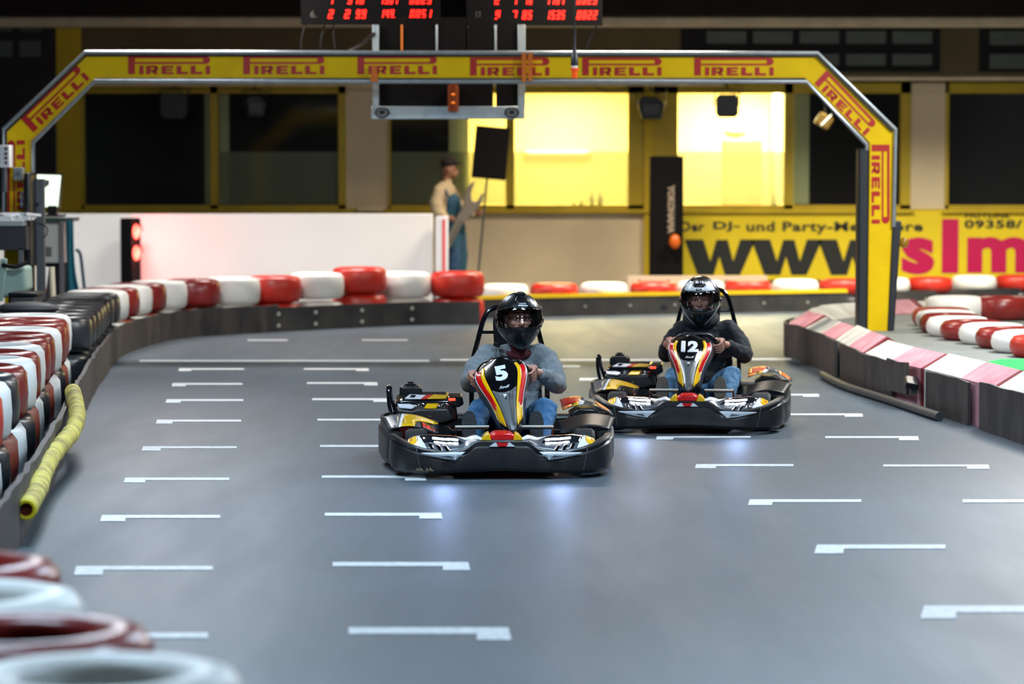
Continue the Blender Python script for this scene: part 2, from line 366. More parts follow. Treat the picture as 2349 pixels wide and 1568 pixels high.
# yellow wall panels and posts
struct(MB().box2((WX(135), WY-.03, sill), (WX(192), WY, WZ(45))), 'trim_1', M['mustard2'])
struct(MB().box2((-9, WY-.04, sill-.6), (WX(133), WY, 5.2)), 'trim_2', mat('dark_side_wall', srgb(46, 42, 46), .9))
struct(MB().box2((WX(1476), WY-.08, 0), (WX(1497), WY, WZ(165))), 'trim_3', M['mustard2'])
struct(MB().box2((WX(-60), WY-.05, WZ(488)), (WX(2400), WY+.02, WZ(479))), 'trim_4', M['mustard'])
def window(n, x0, x1, panes, mull, blinds):
    w_ = empty('window_%d' % n, (0, 0, 0), kind='structure')
    mb = MB(); a, b = WX(x0), WX(x1); t = .09
    mb.box2((a, WY-.04, sill), (b, WY+.12, WZ(470))); mb.box2((a, WY-.04, WZ(214)), (b, WY+.12, head))
    mb.box2((a, WY-.04, sill), (WX(panes[0][0]), WY+.12, head)); mb.box2((WX(panes[-1][1]), WY-.04, sill), (b, WY+.12, head))
    for m0, m1 in mull: mb.box2((WX(m0), WY-.04, sill), (WX(m1), WY+.12, head))
    mb.build('window_frame', M['mustard'], w_, bevel=.012)
    for p0, p1, fr in panes:
        MB().box2((WX(p0), WY+.05, WZ(470)), (WX(p1), WY+.062, WZ(214))).build('pane', M['glass'], w_)
        if fr: MB().box2((WX(p0), WY+.07, WZ(468)), (WX(p1), WY+.075, WZ(348))).build('frosted_film', M['frost'], w_)
    for b0, b1 in blinds: MB().box2((WX(b0), WY+.14, WZ(468)), (WX(b1), WY+.18, WZ(212))).build('blind', M['greenpale'], w_)
    MB().box2((a-.05, WY-.12, sill-.03), (b+.05, WY+.1, sill)).build('window_sill', M['mustard'], w_, bevel=.008)
window(1, 190, 795, [(197, 485, False), (503, 778, True)], [(485, 503)], [(470, 484), (504, 526)])
window(2, 893, 1475, [(897, 1163, True), (1178, 1440, True)], [(1161, 1180)], [(1030, 1075)])
window(3, 1495, 2085, [(1553, 1798, True), (1815, 2062, False)], [(1797, 1816)], [(1815, 1856)])
window(4, 2165, 2900, [(2172, 2860, False)], [], [])
# ---- rooms behind the glass
RY = WY+3.6
mb = MB(); xa, xb = WX(1062), WX(1812)
mb.box2((xa, RY, 0), (xb, RY+.1, 3.4)); mb.box2((xa-.08, y1, 0), (xa, RY, 3.4)); mb.box2((xb, y1, 0), (xb+.08, RY, 3.4))
mb.box2((xa, y1, 3.3), (xb, RY, 3.4)); mb.box2((WX(1500), y1, 0), (WX(1515), RY, 3.4))
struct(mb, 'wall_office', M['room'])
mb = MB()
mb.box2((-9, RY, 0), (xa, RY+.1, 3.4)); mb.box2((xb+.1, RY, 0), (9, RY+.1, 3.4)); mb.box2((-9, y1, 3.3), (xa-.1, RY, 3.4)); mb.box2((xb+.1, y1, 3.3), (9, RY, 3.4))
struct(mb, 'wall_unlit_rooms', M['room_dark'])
# lit-room lamps
for px, py, e, c, nm, lab in ((1290, 170, 230, (1, .85, .42), 'office_ceiling_lamp', 'warm ceiling lamp in the lit room behind the wide yellow window'), (1700, 205, 300, (1, .9, .58), 'office_ceiling_lamp', 'bright warm ceiling lamp glowing behind the window beside the black column')):
    p = P(px, py, WY+2.2); p.z = 3.18
    t = empty(nm, p, 0, lab, 'ceiling lamp')
    MB().lathe([(.0, .06), (.16, .06), (.18, 0), (.0, -.05)], 20, closedprof=False).build('shade', mat('opal_shade', (1, .95, .8, 1), .4, emit=(1, .85, .5, 1), es=6), t)
    MB().cyl((0, 0, .05), (0, 0, .12), .03).build('mount', M['white'], t)
    area('lamp_light', (0, 0, -.1), (1.0, 1.0), e, c, parent=t)
# shelf with strip light, bottles, hood
p0 = P(1212, 345, WY+3.4); p1 = P(1345, 351, WY+3.4)
t = empty('wall_strip_light', ((p0.x+p1.x)/2, WY+3.5, p1.z), 0, 'short white strip light on the far wall of the lit room', 'strip light')
MB().box((0, 0, .02), (p1.x-p0.x+.1, .09, .05)).build('housing', M['white'], t)
MB().cyl((-(p1.x-p0.x)/2, -.06, 0), ((p1.x-p0.x)/2, -.06, 0), .02).build('tube', mat('tube_warm', (1, 1, .8, 1), .3, emit=(1, .95, .6, 1), es=3), t)
def bottle(px, h, w_, m_, lab, g=None):
    p = P(px, 468, WY+.32)
    o = MB().lathe([(0, 0), (w_, 0), (w_, h*.6), (w_*.35, h*.75), (w_*.35, h), (0, h)], 12, closedprof=False).build('bottle', m_, loc=(p.x, WY+.42, sill+.02))
    tag(o, lab, 'bottle', g); return o
gb = mat('bottle_green', srgb(60, 90, 30), .3); gy = mat('bottle_clear', srgb(150, 160, 110), .3)
struct(MB().box2((xa, WY+.3, sill-.04), (WX(1500), WY+.6, sill+.02)), 'trim_5', M['room'])
struct(MB().box2((WX(1515), WY+.3, sill-.04), (xb, WY+.6, sill+.02)), 'trim_6', M['room'])
bottle(1317, .11, .025, gy, 'smallest pale bottle on the inner sill, leftmost of the row')
bottle(1334, .13, .04, gy, 'squat pale jar on the inner sill of the wide yellow window')
bottle(1358, .24, .035, gb, 'green bottle on the inner sill, left of the two tall ones')
bottle(1377, .24, .035, gb, 'green bottle on the inner sill, right of the two tall ones')
bottle(1777, .22, .04, gb, 'dark bottle standing behind the window right of the black column')
p = P(1686, 302, WY+2.8)
t = empty('extractor_hood', (p.x, p.y, WZ(478)-.2), 0, 'pale rounded hood above a cupboard in the brightly lit room', 'hood')
MB().box((0.1, 0, (P(0, 322, p.y).z-WZ(478)+.2)/2), (.55, .5, P(0, 322, p.y).z-WZ(478)+.2)).build('cupboard', mat('hood_yellow', srgb(200, 160, 80), .8), t, bevel=.02)
MB().ell((0, -.05, p.z-WZ(478)+.2), (.17, .17, .09), 20, 10).build('hood_body', mat('hood_grey', srgb(190, 180, 120), .5), t)

# upper wall: glazed strips, rails, beam
mb = MB()
def upbay(x0, x1, ys, n):
    w_ = (x1-x0)/n
    for a, b in ys:
        for i in range(n): mb.box2((WX(x0+i*w_+8), WY-.06, WZ(b)), (WX(x0+(i+1)*w_-8), WY-.03, WZ(a)))
upbay(1610, 2140, [(72, 100), (124, 150)], 5); upbay(2255, 2480, [(72, 103), (124, 158)], 2); upbay(-20, 108, [(45, 72), (94, 130)], 2)
o = struct(mb, 'window_5', mat('upper_glass_panel', srgb(84, 92, 86), .5, var=.1))
struct(MB().box2((WX(1560), WY-.03, WZ(165)), (WX(2150), WY, WZ(66))).box2((WX(2240), WY-.03, WZ(165)), (9, WY, WZ(66))), 'trim_7', mat('upper_dark', srgb(26, 24, 28), .9))
struct(MB().box2((-9, WY-.3, WZ(62, WY-.3)), (9, WY-.05, WZ(38, WY-.3))), 'trim_8', M['steel_beam'], bevel=.03)
struct(MB().box2((-9, WY-.5, WZ(34, WY-.5)), (9, WY-.05, 5.2)), 'trim_9', mat('roof_dark', srgb(34, 24, 20), .95, var=.3, vscale=2))
struct(MB().cyl((WX(1650), WY-.5, WZ(182)), (9, WY-.5, WZ(182)), .03).cyl((WX(150), WY-.5, WZ(196)), (WX(1650), WY-.5, WZ(196)), .02), 'trim_10', M['steel_beam'])
# air duct shapes in the dark upper wall
mb = MB()
# ---- white partition
struct(MB().box2((-6.9, 38.5, 0), (WX(993, 38.5), 38.62, WZ(490, 38.5))), 'wall_partition', M['white_wall'], bevel=.01)
# ---- big yellow sign
SY = WY-.06
def S(px, py): p = P(px, py, SY); return (p.x, p.z)
sg = empty('advertising_banner', (WX(1960), SY, WZ(640)), 0, 'long yellow advertising banner with black and magenta lettering on the right wall', 'banner')
def sgb(mb, name, m_, **k):
    mb.v = [tuple(V(v)-V(sg.location)) for v in mb.v]; return mb.build(name, m_, sg, **k)
sgb(MB().box2((WX(1540), SY, WZ(641)), (WX(2700), SY+.03, WZ(483))), 'panel', M['sign_yellow'])
mb = MB()
for txt, x0, x1, ya, yb, bo in (('Der', 1562, 1616, 508, 531, .03), ('DJ-', 1636, 1697, 508, 531, .035), ('und', 1712, 1777, 508, 531, .03), ('Party-Megastore', 1795, 2117, 508, 537, .03), ('HOTLINE', 2214, 2316, 488, 500, .03), ('09358/', 2212, 2345, 504, 524, .035)):
    mb = MB(); a = S(x0, yb); b = S(x1, ya); text_on(mb, txt, rect_fn(a[0], a[1], b[0], b[1], SY-.006), bo, spacing=1.08); sgb(mb, 'black_lettering', M['sign_black'])
mb = MB()
def wglyph(mb, x0, x1, ya, yb, y):
    pts = [(0, 1), (.27, 1), (.37, .38), (.46, .99), (.62, .99), (.70, .38), (.80, 1), (1.02, 1), (.80, 0), (.58, 0), (.50, .52), (.42, 0), (.19, 0)]
    a = S(x0, yb); b = S(x1, ya); poly = [(a[0]+(b[0]-a[0])*u, a[1]+(b[1]-a[1])*v) for u, v in pts]
    mb.prism(poly, 'y', y, y+.004)
for x0 in (1570, 1723, 1876): wglyph(mb, x0, x0+160, 549, 630, SY-.008); sgb(mb, 'black_letter', M['sign_black']); mb = MB()
a = S(2040, 630); b = S(2058, 608); mb.box2((a[0], SY-.008, a[1]), (b[0], SY-.004, b[1]))
sgb(mb, 'black_lettering', M['sign_black'])
mb = MB()
for txt, x0, x1, ya, yb in (('s', 2068, 2144, 544, 629), ('m', 2218, 2364, 543, 625), ('art', 2380, 2620, 543, 628)):
    a = S(x0, yb); b = S(x1, ya); text_on(mb, txt, rect_fn(a[0], a[1], b[0], b[1], SY-.007), .045); sgb(mb, 'magenta_letter', M['sign_pink']); mb = MB()
a = S(2160, 626); b = S(2199, 502); mb.box2((a[0], SY-.008, a[1]), (b[0], SY-.004, b[1]))
sgb(mb, 'magenta_lettering', M['sign_pink'])
# ---- black advertising column with vertical lettering
CY = 40.6
a = P(1491, 640, CY); b = P(1568, 358, CY); cx = (a.x+b.x)/2
t = empty('advertising_column', (cx, CY, 0), 0, 'tall black advertising column with vertical white lettering left of the yellow banner', 'advertising column')
MB().box2((a.x-cx, 0, 0), (b.x-cx, .3, b.z)).build('panel', M['black_matt'], t, bevel=.015)
mb = MB(); xl = P(1533, 0, CY).x-cx; xr = P(1549, 0, CY).x-cx; zt = P(0, 424, CY).z; zb = P(0, 535, CY).z
text_on(mb, 'YOKOHAMA', lambda u, v: V((xl+(xr-xl)*v, -.006, zt+(zb-zt)*u)), .05)
xl2 = P(1526, 0, CY).x-cx; xr2 = P(1530, 0, CY).x-cx; zt2 = P(0, 440, CY).z; zb2 = P(0, 515, CY).z
mb.build('lettering', mat('column_lettering', srgb(150, 135, 115), .6), t)
p = P(1553, 556, 39.9)
t = empty('orange_lamp', (p.x, 40.55, p.z), 0, 'round orange warning lamp low on the black column', 'warning lamp')
MB().ell((0, -.1, 0), (.075, .06, .1), 16, 10).build('lens', mat('amber_lens', srgb(190, 90, 20), .3, emit=srgb(200, 80, 10), es=.15), t)
MB().box((0, -.03, 0), (.06, .06, .06)).build('bracket', M['black'], t)
p = P(1535, 307, WY-.05)
t = empty('notice', (p.x, WY-.02, p.z), 0, 'small red notice on the yellow pier above the black column', 'notice')
MB().box((0, 0, 0), (.19, .012, .27)).build('sheet', mat('notice_red', srgb(150, 60, 24), .6), t)
MB().box((0, -.01, -.02), (.1, .006, .12)).build('print', mat('notice_print', srgb(90, 30, 16), .6), t)
p = P(850, 474, WY-.2)
tag(MB().box((0, 0, 0), (.36, .1, .07)).build('ledge_box', M['beige'], bevel=.01, loc=(p.x, WY-.17, sill+.035)), 'small cream box on the sill beside the beige pillar', 'box')
# ---- far-right low tyres barrier
FP = catmull([G(1040, 733), G(1240, 727), G(1560, 720), G(1960, 712), G(2349, 700), G(2540, 696)], 10)
def strip(path, z0, z1, th, name, m_, parent=None, off=0, wob=0, seed=0):
    """upright strip following a ground path, thickness th on the side away from the track"""
    rnd = random.Random(seed); rs = []
    for i, p in enumerate(path):
        a = path[max(i-1, 0)]; b = path[min(i+1, len(path)-1)]; t_ = (b-a); t_.z = 0; t_.normalize(); n = V((-t_.y, t_.x, 0))
        dz = rnd.uniform(-wob, wob); do = off+rnd.uniform(-wob, wob)*.5
        rs.append([p+n*do+V((0, 0, z0)), p+n*(do+th)+V((0, 0, z0)), p+n*(do+th)+V((0, 0, z1+dz)), p+n*do+V((0, 0, z1+dz))])
    return MB().rings(rs).build(name, m_, parent, ang=40)
bl = strip(FP, .0, .235, .03, 'conveyor_belt', M['belt_dark'])
tag(bl, 'long black rubber belt along the far right barrier, yellow padding on top', 'rubber belt')
bpp = resample(FP, .62)
for q in bpp[1:]:
    MB().cyl(q+V((0, -.012, .12)), q+V((0, .005, .12)), .018, 8).build('bolt', M['bolt'], bl)
ye = strip([p for p in FP if p.x < G(1975, 712).x], .235, .28, .05, 'edge_padding', M['yellow_edge'], None, -.01)
tag(ye, 'bright yellow padding strip along the top of the far black belt', 'padding strip')
def tyre_mesh(R, H, key, n=36):
    r = .045; ri = R*.52
    prof = [(ri, r*.6), (ri+.02, .01), (R-.09, .0), (R-.035, .012), (R-.008, .05), (R, H*.5), (R-.008, H-.05), (R-.035, H-.012), (R-.09, H), (ri+.02, H-.01), (ri, H-.03), (ri, H*.5+.05), (R-.05, H*.5+.03), (R-.05, H*.5-.03), (ri, H*.5-.05)]
    return MB().lathe(prof, n).mesh('tyre', [M[key], M['tyre_inside']], True, 50)
TM = {}
def tyre(x, y, z, R, H, key, label, group=None, tilt=0, rz=0):
    k = (round(R, 3), round(H, 3), key)
    if k not in TM: TM[k] = tyre_mesh(R, H, 'tyre_'+key)
    o = bpy.data.objects.new('tyre', TM[k]); C.objects.link(o); o.location = (x, y, z); o.rotation_euler = (tilt, 0, rz)
    return tag(o, label, 'tyre', group)
ORD = ['first', 'second', 'third', 'fourth', 'fifth', 'sixth', 'seventh', 'eighth', 'ninth', 'tenth', 'eleventh', 'twelfth', 'thirteenth']
far = [(1157, 'white'), (1272, 'red'), (1385, 'white'), (1500, 'red'), (1608, 'white'), (1716, 'red'), (1825, 'white'), (1932, 'red'), (2035, 'white'), (2134, 'red'), (2235, 'white'), (2334, 'red')]
cnt = {}
for px, c in far:
    # place just behind the belt
    best = min(FP, key=lambda q: abs((q.x/q.y*F+1174.5)-px)); R = .30
    y = best.y+.05+R; x = (px-1174.5)/F*y
    cnt[c] = cnt.get(c, 0)+1
    tyre(x, y, .0, R, .19, 'black', 'black tyre buried under the %s %s tyre of the low far right barrier' % (ORD[cnt[c]-1], c), 'lower tyres of the far right barrier')
    tyre(x, y, .19, R, .21, c, '%s painted tyre, %s %s one from the left in the low far right barrier' % (c, ORD[cnt[c]-1], c), 'painted tyres of the far right barrier')
# cream boards behind
for x0, x1, ya, yb, Y, lab in ((1060, 1215, 650, 662, 39.3, 'low cream board behind the far barrier left of the bolted one'), (1440, 1760, 632, 652, 39.6, 'cream bolted board standing behind the far barrier in front of the black column')):
    a = P(x0, yb, Y); b = P(x1, ya, Y)
    t = empty('board', ((a.x+b.x)/2, Y, 0), 0, lab, 'board'); hw = (b.x-a.x)/2
    MB().box2((-hw, 0, 0), (hw, .05, b.z)).build('panel', mat('cream_board', srgb(205, 182, 158), .7, var=.06), t)
    for i in range(5): MB().cyl((-hw+.15+i*(2*hw-.3)/4, -.015, b.z-.07), (-hw+.15+i*(2*hw-.3)/4, .01, b.z-.07), .02, 8).build('bolt', M['steel'], t)

# ================================================================ left barrier
LPpx = [(1100, 745), (979, 745), (831, 751), (614, 762), (440, 774), (367, 787), (300, 808)]
LW = [G(*p) for p in LPpx]+[V((-3.72, 28.6, 0)), V((-3.56, 26.8, 0)), V((-3.40, 24.9, 0)), V((-3.1, 21.9, 0)), V((-2.9, 20, 0)), V((-2.68, 17.9, 0)), V((-2.42, 15.2, 0)), V((-2.24, 13.2, 0)), V((-2.1, 11.6, 0)), V((-1.85, 10.2, 0)), V((-1.52, 9.2, 0))]
LP = catmull(LW, 8)
LPb = [p for p in LP]
iS = min(range(len(LPb)), key=lambda i: (LPb[i]-V((-3.4, 24.9, 0))).length)
iE = min(range(len(LPb)), key=lambda i: (LPb[i]-G(614, 762)).length)
LPr = list(reversed(LPb))          # runs from near to far; left normal = away from track
b1 = strip(LPr[:len(LPr)-iS+1], 0, .30, .03, 'conveyor_belt', M['belt'], None, 0, .012, 3)
tag(b1, 'worn grey rubber belt along the near left barrier beside the yellow foam pipe', 'rubber belt')
b2 = strip(LPr[len(LPr)-iS-1:len(LPr)-iE+1], 0, .30, .03, 'conveyor_belt', M['belt'], None, .005, .006, 4)
tag(b2, 'dirty brown rubber belt round the bend of the long left barrier', 'rubber belt')
b3 = strip(LPr[len(LPr)-iE-1:], 0, .27, .03, 'conveyor_belt', M['belt_dark'], None, 0)
tag(b3, 'black bolted belt under red and white tyres at the far left barrier end', 'rubber belt')
for px, py in ((627, 750), (730, 744), (841, 738), (944, 736)):
    for dz in (.07, .2):
        g = G(px, 755+(1100-px)*0.012-5); g = min(LP, key=lambda q: abs((q.x/q.y*F+1174.5)-px))
        MB().cyl(V((g.x, g.y-.02, dz)), V((g.x, g.y+.0, dz)), .022, 10).build('bolt', M['bolt'], b3)
# tyres: far section by arc length
def inward(path, i):
    a = path[max(i-1, 0)]; b = path[min(i+1, len(path)-1)]; t_ = (b-a).normalized(); return V((t_.y, -t_.x, 0))
rs_ = resample(LPb, .05)
R = .32; H = .30
offp = []
for i, p in enumerate(rs_): offp.append(p+inward(rs_, i)*(R+.035))
offp = [p for p in offp if p.y > 24.6]
cen = resample(offp, .05); tp = [cen[6]]
for p in cen:
    if (p-tp[-1]).length >= .635: tp.append(p)
cnt = {}; TY = []
for i, p in enumerate(tp):
    if p.y < 30.0 and p.x < -3: c = 'black'
    else: c = ['red', 'white'][i % 2]
    if c == 'red' and p.x < -3.1: c = 'maroon'
    TY.append((p, c))
for i, (p, c) in enumerate(TY):
    cnt[c] = cnt.get(c, 0)+1; k = ORD[min(cnt[c], 13)-1]
    if c == 'black':
        lab = 'black tyre on top of the left barrier bend, %s one counted from the striped corner' % k
    elif c == 'white': lab = 'white painted tyre on the left barrier, %s white one from its far free end' % k
    elif c == 'red': lab = 'bright red painted tyre, %s red one from the far free end of the left barrier' % k
    else: lab = 'maroon tyre at the left barrier corner, %s one towards the black tyres' % k
    up = .07 if i == 2 else (.02 if i == 3 else 0)
    tyre(p.x, p.y, H+.01+up, R, H, c, lab, 'top tyres of the left barrier', rz=i*.7)
    c2 = {'black': 'black', 'white': 'white', 'red': 'red', 'maroon': 'brown'}[c]
    if i == 2: tyre(p.x, p.y, .0, R, H+.07, c2, 'red lower tyre under the raised red one in the left barrier', 'lower tyres of the left barrier', rz=i)
    else: tyre(p.x, p.y, .0, R, H, c2, 'lower tyre beneath the %s %s tyre of the left barrier' % (k, c), 'lower tyres of the left barrier', rz=i)
# near section: explicit depths
near = [(24.1, 'white'), (23.42, 'maroon'), (22.74, 'maroon'), (22.0, 'white'), (21.3, 'maroon'), (20.62, 'maroon'), (19.9, 'white'), (19.2, 'maroon'), (18.5, 'white'), (17.8, 'maroon'), (17.1, 'black'), (16.4, 'white'), (15.72, 'red'), (15.02, 'white'), (14.34, 'red'), (13.64, 'white'), (12.95, 'red'), (12.25, 'white'), (11.55, 'maroon')]
cnt = {}
def pathx(y): 
    g = min(LP, key=lambda q: abs(q.y-y) + (100 if q.y > 30 else 0)); return g.x
R2 = .33
for i, (y, c) in enumerate(near):
    cnt[c] = cnt.get(c, 0)+1; x = pathx(y)-.15-R2
    if c in ('maroon', 'white'): lab = '%s tyre on the near left barrier, %s %s one counted from the black tyres' % (c, ORD[cnt[c]-1], c)
    elif c == 'red': lab = 'red tyre at the left picture edge, %s red one towards the camera' % ORD[cnt[c]-1]
    else: lab = 'dark tyre between the purplish and white ones above the yellow foam pipe'
    tyre(x, y, .335, R2, .33, c, lab, 'top tyres of the near left barrier', rz=i*.9)
    c2 = ['white', 'brown', 'black'][i % 3]
    tyre(x, y, .0, R2-.01, .33, c2, 'lower %s tyre under the %s %s tyre of the near left barrier' % (c2, ORD[cnt[c]-1], c), 'lower tyres of the near left barrier', rz=i)
# out of focus foreground tyres
for x, y, z, c, lab in ((-1.66, 8.85, .335, 'maroon', 'blurred pinkish tyre behind the big foreground ones at lower left'), (-1.50, 8.2, .335, 'white', 'blurred white tyre behind the dark-hollow maroon one in the foreground'),
                        (-1.235, 7.55, .335, 'maroon', 'blurred maroon tyre with a dark hollow in the lower left foreground'), (-.95, 6.9, .335, 'white', 'blurred cream tyre at the very bottom left corner')):
    tyre(x, y, z, .35, .33, c, lab, 'foreground tyres'); tyre(x, y, 0, .34, .33, 'black', 'black tyre under the '+lab.replace('blurred ', ''), 'foreground lower tyres')
# yellow foam pipe on the belt
pp = [(-3.0, 21.2, .30), (-2.93, 20.3, .27), (-2.84, 19.5, .22), (-2.78, 18.6, .17), (-2.70, 17.7, .15), (-2.60, 16.9, .14), (-2.53, 16.0, .13), (-2.43, 15.1, .12)]
px_ = [(167, 898, 20.0), (175, 935, 19.3), (176, 962, 18.8), (165, 990, 18.3), (140, 1020, 17.6), (112, 1055, 16.8), (94, 1095, 16.0), (82, 1130, 15.3), (60, 1168, 14.6)]
pts = catmull([P(*q) for q in px_], 6)
t = empty('foam_pipe', (pts[0].x, pts[0].y, pts[0].z-.05), 0, 'dirty yellow foam pipe sagging along the left belt with its open end towards the camera', 'foam pipe')
o0 = V(t.location)
rnd = random.Random(5)
rad = [.047+rnd.uniform(-.004, .004) for _ in pts]
MB().tube([p-o0 for p in pts], rad, 16, caps=False).build('foam_tube', M['foam'], t, solid=.012)
d_ = (pts[-1]-pts[-2]).normalized(); e_ = pts[-1]-o0
u_ = V((0, 0, 1))-d_*d_.z; u_.normalize(); q_ = d_.cross(u_)
def ringat(c, r, rr): return [c+(u_*cos(a*pi/10)+q_*sin(a*pi/10))*r for a in range(20)]
MB().tube(ringat(e_+d_*.004, .041, 0), .010, 8, loop=True).build('cut_rim', M['foam_rim'], t)
MB().add(ringat(e_-d_*.03, .042, 0), [tuple(range(20))]).build('hollow', M['foam_in'], t)
# ================================================================ right kerb island
PZ = .30
ON = [V((3.62, 17.6, 0)), G(2349, 1017), G(2178, 960), G(1991, 903), G(1896, 852), G(1834, 824), V((2.66, 29.6, 0)), V((2.86, 30.7, 0)), V((3.4, 31.6, 0)), V((4.2, 32.5, 0)), V((5.3, 33.4, 0)), V((7.6, 35.0, 0))]
OC = catmull(ON, 10)
def inn(path, i):   # direction into the island (right of travel from near to far)
    a = path[max(i-1, 0)]; b = path[min(i+1, len(path)-1)]; t_ = (b-a).normalized(); return V((t_.y, -t_.x, 0))
rc = resample(OC, .1)
apex = min(range(len(rc)), key=lambda i: (rc[i]-V((2.66, 29.6, 0))).length)
inner = [rc[i]+inn(rc, i)*.44 for i in range(len(rc))]
struct(MB().prism([(p.x, p.y) for p in inner if p.x > 3.0 or True]+[(8.6, 35.0), (8.6, 17.6)], 'z', 0, PZ), 'floor_island', M['platform'])
# kerb blocks: half white, half pink, dark red joint
blk = []; L = 20; i0 = 4
starts = list(range(apex % L, len(rc)-L, L)) if False else None
s_ = apex-8
while s_-L > 0: s_ -= L
bi = 0
rnd = random.Random(9)
nb = {'near': 0, 'far': 0}
for st in range(s_, len(rc)-L-1, L):
    idx = list(range(st, st+L+1)); side = 'near' if st+L/2 < apex+4 else 'far'
    mb = MB(); hts = rnd.uniform(-.012, .018)
    def sec(i, f=0):
        n = inn(rc, i); p = rc[i]
        return [p+n*.03+V((0, 0, .0)), p+n*.03+V((0, 0, .31)), p+n*.22+V((0, 0, .425+hts)), p+n*.42+V((0, 0, PZ+.01)), p+n*.42]
    cut = [st+1, st+10, st+20] if side == 'near' else [st, st+10, st+19]
    mb.rings([sec(i) for i in range(st, st+2)], mi=2) if side == 'near' else mb.rings([sec(i) for i in range(st+19, st+21)], mi=2)
    mb.rings([sec(i) for i in range(cut[0], cut[1]+1)], mi=(1 if side == 'near' else 0)); mb.rings([sec(i) for i in range(cut[1], cut[2]+1)], mi=(0 if side == 'near' else 1))
    nb[side] += 1
    o = mb.build('kerb_block', [M['curb_white'], M['curb_pink'], M['curb_joint']], ang=25)
    tag(o, 'sloped white and pink kerb block, %s one along the %s side of the right island' % (ORD[nb[side]-1], 'track' if side == 'near' else 'far'), 'kerb block', 'kerb blocks of the right island')
def rstrip(path, z0, z1, th, off, wob, seed):
    rnd = random.Random(seed); rs = []
    for i, p in enumerate(path):
        n = inn(path, i); dz = rnd.uniform(-wob, wob); do = off+rnd.uniform(-wob, wob)*.4
        rs.append([p-n*do+V((0, 0, z0)), p-n*(do+th)+V((0, 0, z0)), p-n*(do+th)+V((0, 0, z1+dz)), p-n*do+V((0, 0, z1+dz))])
    return MB().rings(rs)
def near_i(px, py): g = G(px, py); return min(range(len(rc)), key=lambda i: (rc[i]-g).length)
segs = [(0, near_i(2236, 980), .33, 'front worn black belt on the right kerb at the picture edge'), (near_i(2225, 977), near_i(2110, 940), .31, 'short torn belt piece on the right kerb beside the gap with a black bracket'),
        (near_i(2092, 935), near_i(2040, 920), .34, 'hanging loose flap of black belt in the middle of the right kerb'), (near_i(2052, 922), near_i(1925, 870), .32, 'long dirty belt on the right kerb above the steel rail'), (near_i(1918, 866), apex+14, .32, 'curved brownish belt wrapping the nose of the right kerb'), (apex+14, len(rc)-1, .30, 'belt on the far side of the right island')]
for n_, (a_, b_, zt_, lab) in enumerate(segs):
    a_, b_ = min(a_, b_), max(a_, b_)
    if b_-a_ < 2: continue
    o = rstrip(rc[a_:b_+1:3] if b_-a_ > 6 else rc[a_:b_+1], 0 if n_ != 2 else .10, zt_, .02, .0 if n_ != 2 else .03, .008, n_).build('belt_cover', M['belt'], ang=40)
    tag(o, lab, 'rubber belt')
g = rc[near_i(2103, 938)]
t = empty('bracket', (g.x-.04, g.y, .2), 0, 'small black bracket sticking out of the gap in the right kerb belt', 'bracket')
MB().box((0, 0, 0), (.1, .16, .05), (.3, .2, 0)).build('plate', M['black'], t, bevel=.008)
MB().box((.02, .02, -.05), (.05, .06, .08)).build('foot', M['steel'], t)
rl = [G(1905, 868), G(1960, 895), G(2060, 927), G(2178, 966)]
o = MB().tube([p+V((-.07, 0, .035)) for p in catmull(rl, 5)], .032, 12).build('steel_rail', M['steel'])
tag(o, 'dark steel rail lying on the floor along the right kerb', 'rail')
# tyres lying on the island
isl = [(2315, 825, 'red', 'bright red tyre on the right island, nearest the green turf'), (2272, 812, 'white', 'white tyre on the right island, next behind the bright red one'), (2236, 803, 'maroon', 'maroon tyre on the right island, between two white ones'),
       (2198, 797, 'white', 'white tyre on the right island, second white one from the turf'), (2155, 789, 'maroon', 'large looking maroon tyre in the middle of the island row'), (2123, 776, 'white', 'white tyre with a long white rim in the back half of the island row'),
       (2107, 771, 'maroon', 'maroon tyre behind the rear white tyre of the island row'), (2099, 766, 'white', 'cream tyre near the far end of the island row'), (2090, 757, 'brown', 'brownish tyre at the far end of the island row')]
for i, (px, py, c, lab) in enumerate(isl):
    g = G(px, py, PZ); y = g.y+.3; x = (px-1174.5)/F*y+.3
    if i < 9: y = 24.5+i*.61; x = (px-1174.5)/F*y+.30
    tyre(x, y, PZ+.0, .29, .18, c, lab, 'tyres on the right island', rz=i)
for px, py, c, lab in ((2235, 748, 'white', 'white tyre of the back row on the right island'), (2345, 748, 'maroon', 'dark maroon tyre of the back row at the right edge')):
    g = G(px, py, PZ); tyre(g.x, 30.6, PZ, .3, .24, c, lab, 'back tyres on the right island')
tag(MB().prism([(3.66, 22.7), (3.62, 23.5), (3.85, 24.0), (4.6, 24.1), (4.6, 22.5)], 'z', PZ, PZ+.015).build('turf_mat', M['green']), 'green artificial turf patch on the right island at the picture edge', 'turf')

